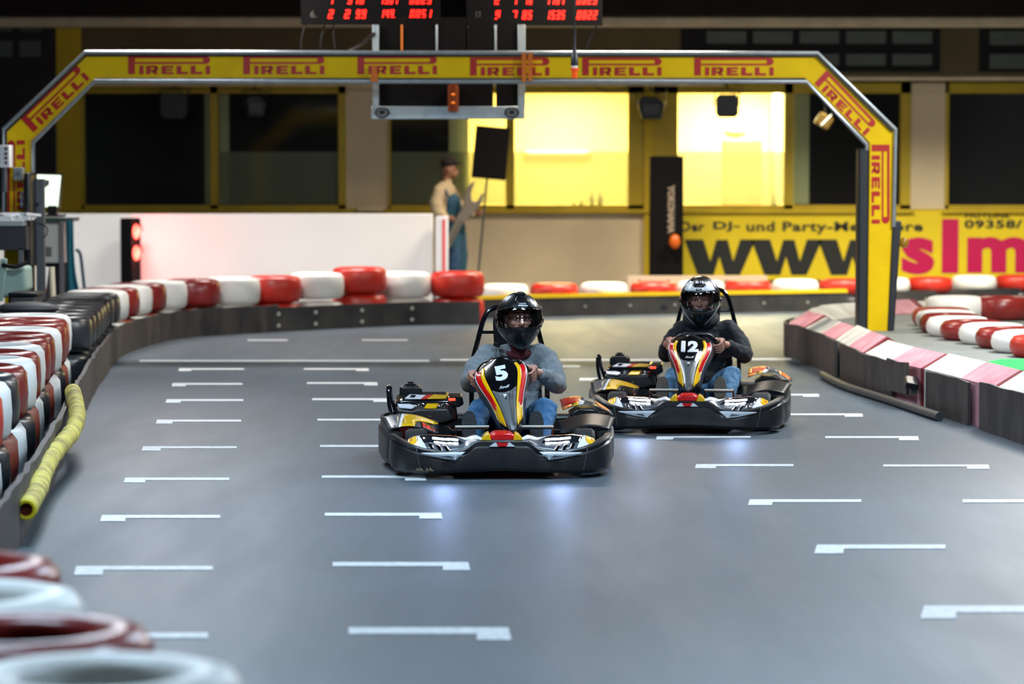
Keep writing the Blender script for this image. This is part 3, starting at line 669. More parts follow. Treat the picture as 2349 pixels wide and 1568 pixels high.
# ================================================================ yellow arch
GY = 28.6
def gp(px, py, y=GY): p = P(px, py, y); return (p.x, p.z)
def off(p, q=None): return p
ga = empty('gantry_arch', (P(1100, 0, GY).x, GY, 0), 0, 'big yellow arch over the track with red tyre maker lettering and metal tube edges', 'gantry')
def gb_(mb, name, m_, parent=None, **k):
    L0 = V(ga.location); mb.v = [tuple(V(v)-L0) for v in mb.v]; return mb.build(name, m_, ga if parent is None else parent, **k)
outer = [(10, 520), (10, 297), (196, 122), (1874, 124), (2052, 297), (2046, 760)]
innr = [(72, 520), (72, 324), (216, 184), (1851, 184), (1992, 327), (1992, 765)]
floorz = {0: None}
def seg(i, j, name):
    pl = [gp(*outer[i]), gp(*outer[j]), gp(*innr[j]), gp(*innr[i])]
    if j == 5: pl = [gp(2052, 297), (gp(2041, 0)[0], PZ), (gp(1992, 0)[0], PZ), gp(1992, 327)]
    if i == 0: pl = [(gp(10, 0)[0], 0), gp(10, 297), gp(72, 324), (gp(72, 0)[0], 0)]
    return gb_(MB().prism(pl, 'y', GY-.12, GY+.12), name, M['yellow'])
seg(0, 1, 'leg_panel'); seg(1, 2, 'corner_panel'); seg(2, 3, 'beam_panel'); seg(3, 4, 'corner_panel'); seg(4, 5, 'leg_panel')
def tubepath(pts, r, name, m_, y=GY-.15):
    gb_(MB().tube([V((gp(*q, y)[0], y, gp(*q, y)[1])) for q in pts], r, 10), name, m_)
tubepath([(8, 560), (8, 297), (195, 120), (1876, 122), (2054, 297), (2050, 520)], .020, 'outer_tube', M['alu'])
tubepath([(76, 480), (76, 326), (217, 186), (1850, 187), (1988, 331), (1988, 345)], .020, 'inner_tube', M['alu'])
tubepath([(14, 560), (14, 301), (199, 126), (1872, 128), (2047, 301)], .010, 'edge_line', M['pad'])
tubepath([(219, 181), (1848, 181)], .010, 'edge_line', M['pad'])
a = gp(1966, 340); gb_(MB().box2((a[0], GY-.15, PZ), (gp(1991, 0)[0], GY+.1, a[1])), 'leg_padding', M['pad'], bevel=.02)
a = gp(2040, 506); b = gp(2064, 506)
gb_(MB().prism([(gp(2037, 0)[0], PZ), (gp(2052, 0)[0], PZ), (b[0], a[1]), (gp(2047, 0)[0], a[1])], 'y', GY-.15, GY+.1), 'leg_padding', M['pad'], bevel=.015)
def logo(mb, fn):
    """long red word mark: tall P with bars over the other letters, unit space 4.15 x 1"""
    def r(x0, y0, x1, y1): mb.add([fn(x0, y0), fn(x1, y0), fn(x1, y1), fn(x0, y1)], [(0, 1, 2, 3)])
    r(0, 0, .34, .80); r(0, .80, .34, 1)
    r(.34, .86, 3.75, 1.0); r(.34, .56, 3.75, .66)
    cap = [(3.75, .56)]+[(3.88+.22*cos(a), .78+.22*sin(a)) for a in [(-pi/2+pi*k/10) for k in range(11)]]+[(3.75, 1.0)]
    mb.add([fn(*p) for p in cap], [tuple(range(len(cap)))])
    xs = [(.52, .72), (.84, 1.42), (1.56, 2.12), (2.26, 2.80), (2.92, 3.46), (3.62, 3.82)]
    W = 4.1/3.82
    for ch, (x0, x1) in zip('IRELLI', xs):
        x0 *= W; x1 *= W
        if ch == 'I': r(x0, 0, x1, .46)
        elif ch == 'L': r(x0, 0, x0+.24, .46); r(x0+.24, 0, x1, .13)
        elif ch == 'E': r(x0, 0, x0+.22, .46); r(x0+.22, 0, x1, .11); r(x0+.22, .18, x1-.06, .28); r(x0+.22, .35, x1, .46)
        else:
            r(x0, 0, x0+.22, .46); r(x0+.22, .35, x1-.06, .46); r(x0+.22, .15, x1-.1, .24); r(x1-.22, .20, x1-.02, .40)
            mb.add([fn(x1-.36, .17), fn(x1-.22, 0), fn(x1, 0), fn(x1-.16, .2)], [(0, 1, 2, 3)])
def place_logo(p00, p10, p01, name='lettering'):
    """pixel corners: origin, end of x (4.1), end of y (1)"""
    A, B, D = [V((gp(*q)[0], GY-.126, gp(*q)[1])) for q in (p00, p10, p01)]
    mb = MB(); logo(mb, lambda u, v: A+(B-A)*(u/4.1)+(D-A)*v); gb_(mb, name, M['red_print'], smooth=False)
for x0, x1 in ((298, 485), (561, 746), (822, 1003), (1079, 1260), (1335, 1516), (1591, 1772)):
    place_logo((x0, 171+(0 if x0 < 1000 else 3)), (x1, 171+(0 if x0 < 1000 else 3)), (x0, 129+(0 if x0 < 1000 else 4)))
place_logo((82, 304), (210, 181), (52, 272)); place_logo((1865, 192), (1980, 312), (1893, 162))
place_logo((1996, 332), (1996, 512), (2037, 332)); place_logo((62, 505), (62, 322), (22, 505))

# ---------------- things on the arch
def thing_at(name, px, py, Y, label, cat, group=None, z=None):
    p = P(px, py, Y); return empty(name, (p.x, Y, p.z if z is None else z), 0, label, cat, group), p
def rel(t, px, py, Y=None): Y = Y or t.location.y; return P(px, py, Y)-V(t.location)
def rbox(t, x0, y0, x1, y1, d0, d1, name, m_, parent=None, bevel=.004, **k):
    a = rel(t, x0, y1); b = rel(t, x1, y0)
    return MB().box2((a.x, d0, a.z), (b.x, d1, b.z)).build(name, m_, parent or t, bevel=bevel, **k)
# start light frame
t, p = thing_at('start_light_frame', 1029, 160, 29.3, 'aluminium frame with black panels and an orange beacon strapped under the yellow arch', 'start light')
rbox(t, 852, 244, 1204, 273, -.03, .05, 'bottom_bar', M['alu']); rbox(t, 855, 57, 869, 246, -.03, .05, 'side_post', M['alu']); rbox(t, 1188, 57, 1205, 246, -.03, .05, 'side_post', M['alu'])
for q in (862, 1196): c_ = rel(t, q, 60); MB().tube([(c_.x, .02, c_.z-.03), (c_.x, .5, c_.z-.03), (c_.x, .5, 5.2-t.location.z)], .014).build('hanging_rod', M['alu'], t)
rbox(t, 869, 192, 1040, 245, .0, .06, 'black_panel', M['black_matt']); rbox(t, 1041, 192, 1131, 245, .0, .06, 'black_panel', M['black_matt']); rbox(t, 1138, 192, 1188, 245, .0, .06, 'black_panel', M['black_matt'])
for a_, b_ in ((870, 920), (924, 1000), (1004, 1068), (1074, 1133), (1140, 1188)): rbox(t, a_, 40, b_, 122, .0, .06, 'black_panel', M['black_matt'])
for q in (922, 1002, 1137): rbox(t, q-2, 57, q+2, 190, -.01, .0, 'divider', M['orange'] if q == 922 else M['alu'])
for q in (877, 1174):
    c_ = rel(t, q, 258); mb = MB()
    mb.lathe([(.0, -.05), (.072, -.05), (.072, -.03), (.0, -.03)], 24, org=(c_.x, 0, c_.z), axis='y', closedprof=False)
    for v_ in range(len(mb.v)): mb.v[v_] = (mb.v[v_][0], mb.v[v_][1], c_.z+(mb.v[v_][2]-c_.z)*.72)
    sp = mb.build('round_speaker', M['black'], t)
    mb = MB(); mb.lathe([(.030, -.056), (.052, -.056), (.052, -.05), (.03, -.05)], 24, org=(c_.x, 0, c_.z), axis='y')
    for v_ in range(len(mb.v)): mb.v[v_] = (mb.v[v_][0], mb.v[v_][1], c_.z+(mb.v[v_][2]-c_.z)*.72)
    mb.build('ring', M['grey'], sp)
a = rel(t, 1040, 258); b = rel(t, 1040, 195)
MB().lathe([(0, a.z), (.05, a.z+.01), (.055, b.z-.06), (.05, b.z), (0, b.z+.01)], 18, org=(a.x, -.06, 0), closedprof=False).build('beacon', mat('beacon_amber', srgb(100, 50, 26), .25, emit=srgb(200, 70, 10), es=.06), t)
for q in (a.z+.09, a.z+.17): MB().ell((a.x, -.11, q), (.018, .012, .012)).build('beacon_bulb', mat('amber_glow', srgb(230, 120, 30), .3, emit=srgb(230, 110, 20), es=.8), t)
# straps round the beam
for x0, x1, w1, w2, yb in ((850, 868, 150, 188, None), (1197, 1207, 122, 188, None), (1212, 1221, 122, 186, None)):
    pl = [gp(x0, w2, GY-.14), gp(x1, w2, GY-.14), gp((x0+x1)/2+5, w1, GY-.14), gp((x0+x1)/2-5, w1, GY-.14)]
    o = MB().prism(pl, 'y', GY-.145, GY-.135)
    cx_ = pl[0][0]; o.v = [tuple(V(v)-V((cx_, GY-.14, pl[0][1]))) for v in o.v]
    o = o.build('strap', M['orange'], loc=(cx_, GY-.19, pl[0][1]))
    tag(o, {850: 'orange strap tied round the yellow arch above the left end of the light frame', 1197: 'orange strap on the arch, left one of the pair above the right speaker', 1212: 'orange strap on the arch, right one of the pair above the right speaker'}[x0], 'strap')
# scoreboard with red seven segment digits
SEG = {'0': 'abcdef', '1': 'bc', '2': 'abged', '3': 'abgcd', '4': 'fgbc', '5': 'afgcd', '6': 'afgedc', '7': 'abc', '8': 'abcdefg', '9': 'abfgcd'}
def digits(mb, s, x0, x1, zb, zt, y):
    n = sum(1 for c in s if c != '.'); pitch = (x1-x0)/max(n, 1); w_ = pitch*.72; h_ = zt-zb; th = h_*.16; x = x0
    sh = lambda X, Z: V((X+(Z-zb)*.16, y, Z))
    def r(a, b, c, d): mb.add([sh(a, b), sh(c, b), sh(c, d), sh(a, d)], [(0, 1, 2, 3)])
    for c in s:
        if c == '.': r(x-pitch*.18, zb, x-pitch*.18+th, zb+th); continue
        if c == ' ': x += pitch; continue
        for q in SEG[c]:
            g_ = th*.18
            if q == 'a': r(x+g_, zt-th, x+w_-g_, zt)
            if q == 'd': r(x+g_, zb, x+w_-g_, zb+th)
            if q == 'g': r(x+g_, zb+h_/2-th/2, x+w_-g_, zb+h_/2+th/2)
            if q == 'f': r(x, zb+h_/2+g_, x+th, zt-g_)
            if q == 'e': r(x, zb+g_, x+th, zb+h_/2-g_)
            if q == 'b': r(x+w_-th, zb+h_/2+g_, x+w_, zt-g_)
            if q == 'c': r(x+w_-th, zb+g_, x+w_, zb+h_/2-g_)
        x += pitch
for nm, X0, X1, yb_, rows, lab in (('scoreboard', 691, 1010, 56, (('', [(754, 768, '1'), (797, 838, '378'), (872, 915, '1507'), (940, 992, '0023')], 10), ('6.', [(753, 768, '2'), (790, 806, '2'), (816, 842, '99'), (872, 905, '149.'), (940, 992, '0051')], 43)), 'black timing board with red digits hanging above the arch, left of two'),
                               ('scoreboard', 1070, 1382, 58, (('', [(1134, 1148, '2'), (1176, 1188, '7'), (1203, 1222, '76'), (1252, 1296, '1767'), (1322, 1371, '0023')], 11), ('12.', [(1135, 1149, '9'), (1174, 1188, '7'), (1197, 1222, '85'), (1252, 1297, '1535'), (1322, 1371, '0022')], 45)), 'black timing board with red digits hanging above the arch, right of two')):
    t, p = thing_at(nm, (X0+X1)/2, -20, 29.6, lab, 'scoreboard')
    rbox(t, X0, -90, X1, yb_, -.05, .08, 'housing', M['black_matt'])
    for lb, items, y_ in rows:
        mb = MB()
        for x0, x1, s in items:
            a = rel(t, x0, y_); b = rel(t, x1, y_-20); digits(mb, s, a.x, b.x, a.z, b.z, -.056)
        mb.build('digit_row', M['led_red'], t, smooth=False)
        if lb:
            a = rel(t, X0+22, y_-2); b = rel(t, X0+36, y_-18); mb = MB(); text_on(mb, lb, rect_fn(a.x, a.z, b.x, b.z, -.056)); mb.build('row_number', M['grey_print'], t)
    for s in (-1, 1): MB().cyl((s*.5, 0, .3), (s*.5, 0, 5.2-p.z), .008, 6).build('hanging_cable', M['black'], t)
t, p = thing_at('cable_trunk', 1038, 60, 29.8, 'dark vertical cable trunk between the two timing boards', 'cable trunk')
rbox(t, 1000, -80, 1072, 120, -.02, .1, 'trunk', M['black_matt']); rbox(t, 1001, 10, 1006, 118, -.03, -.02, 'cable', M['orange'])
for q, (a_, b_, c_, d_) in enumerate(((700, 57, 690, 115), (745, 57, 735, 115), (765, 57, 770, 115), (1368, 60, 1346, 115))):
    o = MB().tube(catmull([P(a_, b_, 29.6), P((a_+c_)/2-3, (b_+d_)/2, 29.6), P(c_, d_, 29.6)], 4), .008, 6).build('thin_cable', M['black'])
    tag(o, ['thin black cable hanging from the left end of the left timing board', 'middle thin cable below the left timing board', 'rightmost thin cable below the left timing board', 'thin cable below the right end of the right timing board'][q], 'cable')
o = MB().tube([P(790, 122, 28.74), P(836, 98, 29.0), P(860, 76, 29.3)], .02, 8).build('brace', M['black']); tag(o, 'slanted black brace between the arch and the start light frame', 'brace')
# hanging orange beacon lamp
LY = 25.0
t, p = thing_at('hanging_lamp', 1318, 150, LY, 'small orange lamp in a black socket hanging on a cable before the arch', 'lamp')
c_ = V(t.location)
MB().cyl((0, 0, (P(0, 128, LY)-c_).z), (0, 0, 5.18-c_.z), .006, 8).build('cable', M['black'], t)
z = lambda py: P(1318, py, LY).z-c_.z
MB().lathe([(0, z(62)), (.012, z(66)), (.012, z(110)), (.022, z(126)), (.03, z(132)), (.030, z(150)), (0, z(151))], 18, closedprof=False).build('socket', M['black'], t)
MB().lathe([(0, z(150)), (.024, z(150)), (.024, z(156)), (0, z(156))], 18, closedprof=False).build('collar', M['white'], t)
MB().lathe([(0, z(155)), (.036, z(156)), (.036, z(161)), (.024, z(163)), (.022, z(179)), (0, z(180))], 18, closedprof=False).build('lens', mat('lamp_orange', srgb(225, 84, 22), .3, emit=srgb(255, 90, 20), es=.25), t)
# stage lights on the rail
def stage_light(px, py, w_, h_, kind, lab, yaw=0):
    Y = WY-.5; p = P(px, py, Y); k = F/Y; t = empty('stage_light', (p.x, Y, p.z), yaw, lab, 'stage light', 'spotlights hanging from the rail before the windows')
    a, b = w_/k/2, h_/k/2
    if kind == 0:   # octagonal barn door seen from the front
        c = .3; oct_ = [(-a, -b*(1-c)), (-a*(1-c), -b), (a*(1-c), -b), (a, -b*(1-c)), (a, b*(1-c)), (a*(1-c), b), (-a*(1-c), b), (-a, b*(1-c))]
        MB().prism(oct_, 'y', -.1, -.06).build('colour_frame', M['black'], t)
        MB().lathe([(0, -.06), (a*.85, -.06), (a*.8, .1), (a*.5, .2), (0, .22)], 20, axis='y', closedprof=False).build('can', M['black'], t)
    else:
        MB().prism([(-a, b*.5), (-a*.6, b), (a*.5, b*.9), (a, b*.3), (a*.8, -b), (-a*.7, -b)], 'y', -.1, .12).build('can', mat('lamp_green_black', srgb(20, 34, 38), .5), t, bevel=.02)
        MB().box((0, -.11, -.02), (a*1.4, .02, b*1.1)).build('front_lens', M['black'], t, bevel=.01)
    zt_ = P(px, 198, Y).z-p.z
    MB().tube([(-a-.01, 0, 0), (-a-.01, 0, b+.06), (0, 0, b+.07), (a+.01, 0, b+.06), (a+.01, 0, 0)], .010, 8).build('yoke', M['black'], t)
    MB().cyl((0, 0, b+.06), (0, 0, max(WZ(192)-p.z, b+.1)), .014).build('hook', M['black'], t)
    MB().tube(catmull([(0.02, 0, b+.08), (.16, .02, b-.02), (.22, .04, b+.1), (.1, .05, zt_+.02)], 5), .006, 6).build('power_cable', M['black'], t)
stage_light(400, 243, 60, 58, 0, 'black spotlight before the left dark window'); stage_light(585, 243, 50, 50, 1, 'black spotlight before the second dark window from the left', .2)
stage_light(1493, 247, 62, 52, 1, 'greenish black spotlight hanging before the yellow pier'); stage_light(1667, 243, 52, 53, 0, 'octagonal black spotlight in front of the brightest window')
p = P(1890, 277, 39.5)
t = empty('stage_light', (p.x, 39.5, p.z), 0, 'small brass coloured tilted spotlight under the right corner of the arch', 'stage light')
MB().box((0, 0, 0), (.20, .16, .17), (0, .55, 0)).build('can', mat('brass_can', srgb(120, 96, 40), .4, .5), t, bevel=.02)
MB().box((.02, -.09, .01), (.19, .01, .014), (0, -.8, 0)).build('lit_tube', mat('tube_small', (1, 1, .9, 1), .4, emit=(1, .95, .8, 1), es=1), t)
MB().cyl((.03, 0, .06), (.16, 1.95, P(0,182,41.5).z-p.z), .012).build('hook', M['black'], t)
for x0 in (1330, 1440): pass
o = MB().tube(catmull([P(1360, 194, 41.5), P(1385, 207, 41.5), P(1420, 207, 41.5), P(1448, 194, 41.5)], 6), .008, 6).build('rail_cable', M['black']); tag(o, 'drooping black cable on the rail above the wide yellow window', 'cable')

# ================================================================ traffic light
TY_ = 38.1
t, p = thing_at('traffic_light', 300, 630, TY_, 'black signal light with two glowing red lamps before the white partition wall', 'traffic light', z=0)
kk = F/TY_; wz = lambda py: P(300, py, TY_).z
t.rotation_euler = (0, 0, radians(70))
MB().box2((-.13, -.08, .25), (.13, .08, wz(500))).build('housing', M['black_matt'], t, bevel=.012)
MB().box2((-.03, -.03, 0), (.03, .03, .26)).build('post', M['black_matt'], t)
for py in (531, 580):
    z0_ = wz(py)
    ln = MB().lathe([(0, -.115), (.05, -.11), (.085, -.09), (.09, -.08), (0, -.08)], 24, axis='y', org=(0, 0, z0_), closedprof=False).build('lens', mat('signal_red', srgb(255, 60, 50), .3, emit=srgb(255, 60, 48), es=14), t)
    MB().tube([(.1*cos(a), -.12, z0_+.1*sin(a)) for a in [pi*k/10 for k in range(11)]], .006, 6).build('lens_hood', M['black'], ln)
    lz = bpy.data.lights.new('signal_glow', 'POINT'); lz.energy = 9; lz.color = (1, .12, .1); lz.shadow_soft_size = .07
    lo = bpy.data.objects.new('signal_glow', lz); C.objects.link(lo); lo.parent = t; lo.location = (0, -.2, z0_)
# striped post box beside the partition
t, p = thing_at('striped_pillar', 1013, 640, 38.3, 'slim white pillar with a red stripe at the end of the white wall', 'pillar', z=0)
a = rel(t, 999, 496); b = rel(t, 1028, 640)
MB().box2((a.x, 0, 0), (b.x, .15, a.z)).build('body', M['white'], t, bevel=.01)
a = rel(t, 1015, 503); b = rel(t, 1021, 640); MB().box2((a.x, -.006, .3), (b.x, .001, a.z)).build('stripe', mat('stripe_red', srgb(235, 40, 30), .5), t)
# sign on pole
t, p = thing_at('sign_board', 1100, 640, 39.6, 'blank black board tilted on a thin pole before the lit window', 'sign', z=0)
q = [rel(t, *c) for c in ((1092, 287), (1170, 294), (1160, 414), (1081, 407))]
MB().prism([(v.x, v.z) for v in q], 'y', -.02, .02).build('board', M['black_matt'], t)
a = rel(t, 1117, 410); b = rel(t, 1096, 640); MB().cyl((a.x, 0.03, a.z), (a.x+(b.x-a.x)*(a.z)/(a.z-b.z), .03, 0), .014).build('pole', mat('pole_dark', srgb(50, 60, 60), .5), t)

# ================================================================ timing desk on the left
DW = mat('desk_grey', srgb(168, 174, 172), .5)
t, p = thing_at('desk', 60, 640, 28.1, 'dark standing desk with a pale top at the left edge before the arch leg', 'desk', z=0)
a = rel(t, -60, 504); b = rel(t, 66, 517)
MB().box2((a.x, -.3, b.z), (b.x, .1, a.z)).build('top', DW, t, bevel=.006)
a2 = rel(t, -60, 518); b2 = rel(t, 72, 572); MB().box2((a2.x, -.28, b2.z), (b2.x, .08, a2.z)).build('drawer_case', M['grey_dark'], t, bevel=.006)
for q in (-50, 58): c = rel(t, q, 500); MB().box2((c.x-.02, -.28, 0), (c.x+.02, -.24, b2.z+.02)).build('leg', M['grey'], t)
for q in (-50, 58): c = rel(t, q, 500); MB().box2((c.x-.02, .04, 0), (c.x+.02, .08, b2.z+.02)).build('leg', M['grey'], t)
dz = a.z
o = MB()
for i in range(6): o.box((P(0+i*9, 0, 28).x, 28.0, dz+.012+.02*(i % 3)), (.2, .3, .022), (0, .04*(i-3), .2*i))
o.box((P(18, 0, 28).x, 28.0, dz+.02), (.4, .32, .04))
tag(o.build('paper_stack', M['white']), 'untidy stack of white papers on the dark standing desk', 'paper')
# chair
t, p = thing_at('chair', 22, 640, 27.2, 'pale green office chair with black armrest under the standing desk', 'chair', z=0)
def rp(px, py): v = rel(t, px, py); return (v.x, v.z)
CH = mat('chair_green', srgb(150, 176, 166), .7)
MB().prism([rp(-20, 616), rp(60, 610), rp(62, 668), rp(-20, 690)], 'y', -.05, .35).build('seat', CH, t, bevel=.03)
MB().prism([rp(5, 592), rp(20, 592), rp(10, 690), rp(-6, 690)], 'y', -.1, -.06).build('backrest', CH, t, bevel=.01)
a = rp(10, 606); b = rp(40, 611); c = rp(68, 600); MB().tube(catmull([(a[0], -.1, a[1]), (b[0], -.12, b[1]), (c[0], -.08, c[1])], 5), .02).build('armrest', M['black'], t)
c = rp(20, 680); MB().cyl((c[0], .15, .06), (c[0], .15, c[1]), .03).build('column', M['black'], t)
for i in range(5):
    an = i*2*pi/5; MB().tube([(c[0], .15, .1), (c[0]+.26*cos(an), .15+.26*sin(an), .04)], [.025, .02]).build('leg', M['black'], t)
# equipment case and bag on the floor
for x0, x1, y0, y1, Y, nm, lab in ((22, 82, 671, 722, 25.4, 'box', 'black box with a lid lying on the black tyres of the left barrier'),):
    a = P(x0, y1, Y); b = P(x1, y0, Y); t = empty(nm, ((a.x+b.x)/2, Y, .615), 0, lab, 'box')
    MB().box2((-(b.x-a.x)/2, 0, 0), ((b.x-a.x)/2, .4, b.z-.03-.615)).build('body', M['grey_dark'], t, bevel=.02)
    MB().box2((-(b.x-a.x)/2-.01, -.01, b.z-.03-.615), ((b.x-a.x)/2+.01, .41, b.z-.615)).build('lid', M['black'], t, bevel=.008)
p = P(52, 712, 24.9)
tag(MB().ell((0, 0, .05), (.26, .16, .06), 20, 12).build('bag', M['grey_dark'], loc=(p.x, 25.15, .61)), 'dark flat bag lying on the tyres in front of the black box', 'bag')
# pole with monitor seen from the side
t, p = thing_at('monitor_stand', 95, 700, 28.35, 'grey upright post carrying a black monitor seen edge-on beside the desk', 'monitor stand', z=0)
def rr(x0, y0, x1, y1, d0, d1, nm, m_, bv=.005, z0=None):
    a = rel(t, x0, y1); b = rel(t, x1, y0); return MB().box2((a.x, d0, a.z if z0 is None else z0), (b.x, d1, b.z)).build(nm, m_, t, bevel=bv)
rr(84, 410, 101, 700, 0, .06, 'post', M['grey'], z0=0); rr(70, 396, 82, 610, -.35, .1, 'monitor_shell', M['black'], .02); rr(66, 408, 71, 470, -.3, .05, 'screen', mat('screen_glass', srgb(90, 110, 120), .2), .003)
rr(62, 610, 80, 700, -.1, .0, 'lower_shell', M['black'], z0=0); rr(80, 465, 90, 470, -.05, .05, 'bracket', M['black']); rr(56, 440, 59, 475, -.2, -.19, 'pen', mat('pen_blue', srgb(120, 160, 210), .4), .001)
a = rel(t, 100, 520); MB().tube(catmull([rel(t, 88, 512), rel(t, 106, 520), rel(t, 108, 535), rel(t, 99, 546)], 5), .006, 6).build('cable', M['black'], t)
# cabinet with monitor and teal cloth
CYd = 32.6
t, p = thing_at('cabinet', 130, 700, CYd, 'pale grey cabinet with a dark green top behind the left tyre bend', 'cabinet', z=0)
rr(98, 505, 150, 602, -.1, .3, 'body', DW); rr(98, 602, 150, 700, .1, .3, 'lower_body', M['grey_dark'], z0=0); rr(94, 499, 172, 507, -.14, .34, 'top', mat('top_green', srgb(40, 62, 60), .5))
rr(141, 507, 150, 680, -.14, -.1, 'frame_leg', M['grey'], z0=0); rr(104, 565, 122, 585, -.12, -.1, 'handle', mat('handle_grey', srgb(86, 92, 88), .5))
t, p = thing_at('computer_monitor', 122, 497, CYd, 'lit computer monitor with a bright white screen on the grey cabinet', 'monitor')
q = [rel(t, *c) for c in ((70, 396), (144, 398), (136, 480), (64, 478))]
sh_ = MB().prism([(v.x, v.z) for v in q], 'y', 0, .04).build('shell', M['black'], t)
q = [rel(t, *c) for c in ((74, 400), (140, 402), (133, 475), (68, 474))]
MB().prism([(v.x, v.z) for v in q], 'y', -.006, .0).build('screen', mat('screen_on', (1, 1, 1, 1), .3, emit=srgb(225, 245, 215), es=1.25), t)
q = [rel(t, *c) for c in ((97, 411), (114, 413), (113, 424), (100, 433))]; MB().prism([(v.x, v.z) for v in q], 'y', -.012, -.007).build('camera_clip', M['grey'], t)
a = rel(t, 121, 497); MB().box2((a.x-.05, -.04, a.z+.02), (a.x+.05, .04, a.z+.12)).build('neck', M['black'], t, bevel=.01); MB().box2((a.x-.13, -.1, a.z), (a.x+.13, .1, a.z+.025)).build('foot', M['black'], t, bevel=.008)
t, p = thing_at('cloth', 172, 690, 32.5, 'teal cloth hanging down over the side of the grey cabinet', 'cloth', z=0)
rnd = random.Random(3); rs = []
for j in range(15):
    v = j/14; py = 505+(684-505)*v; xa_ = 153+4*v; xb_ = 168+6*v+18*v**4
    ring = []
    for i in range(13):
        u = i/12; q = rel(t, xa_+(xb_-xa_)*u, py); ring.append(V((q.x, -.04+.03*sin(u*9+v*2)-.05*v, q.z)))
    rs.append(ring)
mb = MB(); mb.rings(rs, closed=False, caps=False); mb.build('fabric', M['teal'], t, solid=.012)
o = MB().tube(catmull([P(174, 572, 33.0), P(183, 580, 33.0), P(188, 610, 33.0), P(196, 690, 33.0), V((P(200, 690, 33.0).x, 33.0, .01))], 6), .018).build('hoop_rail', mat('rail_blue', srgb(60, 84, 104), .5)); tag(o, 'bent dark blue rail standing right of the teal cloth', 'rail')
# marker stick
t, p = thing_at('marker_post', 100, 716, 29.3, 'red and white marker stick leaning behind the near left tyres', 'marker post', z=0)
a, m_, b = rel(t, 106, 612), rel(t, 100, 660), rel(t, 95, 716); f0 = V((b.x-.02, 0, 0))
MB().tube([a, m_], .026).build('white_band', M['white'], t); MB().tube([m_, b], .026).build('red_band', mat('stripe_red', srgb(235, 40, 30), .5), t); MB().tube([b, V((b.x-.02, 0, 0))], .026).build('lower_tube', M['white'], t)
o = MB().cyl(P(118, 612, 29.6), V((P(120, 0, 29.6).x, 29.6, 0)), .03).build('cream_post', mat('cream_post', srgb(206, 200, 176), .6)); tag(o, 'short cream post right behind the red and white marker stick', 'post')
# control boxes on the arch leg
t, p = thing_at('control_box', 12, 358, 28.2, 'pale control box with four round buttons on the left arch leg', 'control box')
rbox(t, 0, 333, 22, 384, -.02, .2, 'box', M['white'])
for py in (341, 352, 362, 373): c = rel(t, 15, py); MB().cyl((c.x, -.035, c.z), (c.x, -.02, c.z), .013).build('button', mat('button_brown', srgb(70, 30, 30), .5), t)
a = rel(t, 11, 384); b = rel(t, 11, 440); MB().tube([(a.x, .0, a.z), (b.x, .0, b.z)], .022).build('conduit', M['grey'], t)
t, p = thing_at('switch_box', 43, 398, 28.3, 'small grey switch box on the yellow left arch leg', 'switch box')
rbox(t, 32, 384, 53, 413, -.02, .14, 'box', M['alu'])
c = rel(t, 43, 398); MB().cyl((c.x, -.04, c.z), (c.x, -.02, c.z), .02).build('knob', M['grey'], t)
# small brown lamp on the right leg
t, p = thing_at('amber_beacon', 2072, 556, 28.5, 'small amber beacon fixed to the right leg padding of the arch', 'beacon')
MB().ell((0, -.05, 0), (.045, .05, .05)).build('lens', mat('beacon_brown', srgb(140, 100, 20), .2, emit=srgb(200, 170, 20), es=.1), t); MB().box((-.06, 0, 0), (.09, .08, .03)).build('bracket', M['black'], t)
# ================================================================ go-karts
M['kart_black'] = mat('kart_bumper_plastic', srgb(26, 27, 31), .38, col2=srgb(50, 48, 46), vscale=7, bump=.15, bscale=40)
M['gloss'] = mat('kart_gloss_black', srgb(12, 13, 16), .14, coat=.6)
M['k_yellow'] = mat('sticker_yellow', srgb(246, 190, 8), .25, coat=.4)
M['k_red'] = mat('sticker_red', srgb(214, 18, 16), .25, coat=.4)
M['k_white'] = mat('sticker_white', srgb(226, 230, 236), .3, coat=.3)
M['k_grey'] = mat('sticker_grey', srgb(100, 104, 106), .35, .1, coat=.3)
M['k_orange'] = mat('sticker_orange', srgb(235, 120, 40), .3, coat=.3)
M['chrome'] = mat('chrome', srgb(200, 205, 212), .15, 1)
M['seat'] = mat('seat_black', srgb(16, 16, 20), .45)
M['rubber'] = mat('kart_tyre', srgb(20, 20, 21), .7)
M['led'] = mat('led_white', (1, 1, 1, 1), .3, emit=(.86, .93, 1, 1), es=14)
M['lens_dark'] = mat('lens_dark', srgb(30, 36, 44), .1, .3, coat=1)
M['lens_grey'] = mat('lens_silver', srgb(84, 88, 96), .3, .1, coat=.5)
def interp(x, xs, ys):
    if x <= xs[0]: return ys[0]
    for i in range(len(xs)-1):
        if x <= xs[i+1]: t = (x-xs[i])/(xs[i+1]-xs[i]); return ys[i]+(ys[i+1]-ys[i])*t
    return ys[-1]
def sm(x, xs, ys):
    d = .012; return (interp(x-d, xs, ys)+2*interp(x, xs, ys)+interp(x+d, xs, ys))/4
K5 = (-.057, 17.7, radians(1.8)); K12 = (1.193, 20.72, radians(-5.0))
def km(px, py, y, K=K5):
    X0, Y0, a = K; c, s = cos(a), sin(a); q = (px-1174.5)/F
    x = (q*(Y0+y*c)+y*s-X0)/(c-q*s); d = Y0+x*s+y*c
    return V((x, y, P(px, py, d).z))
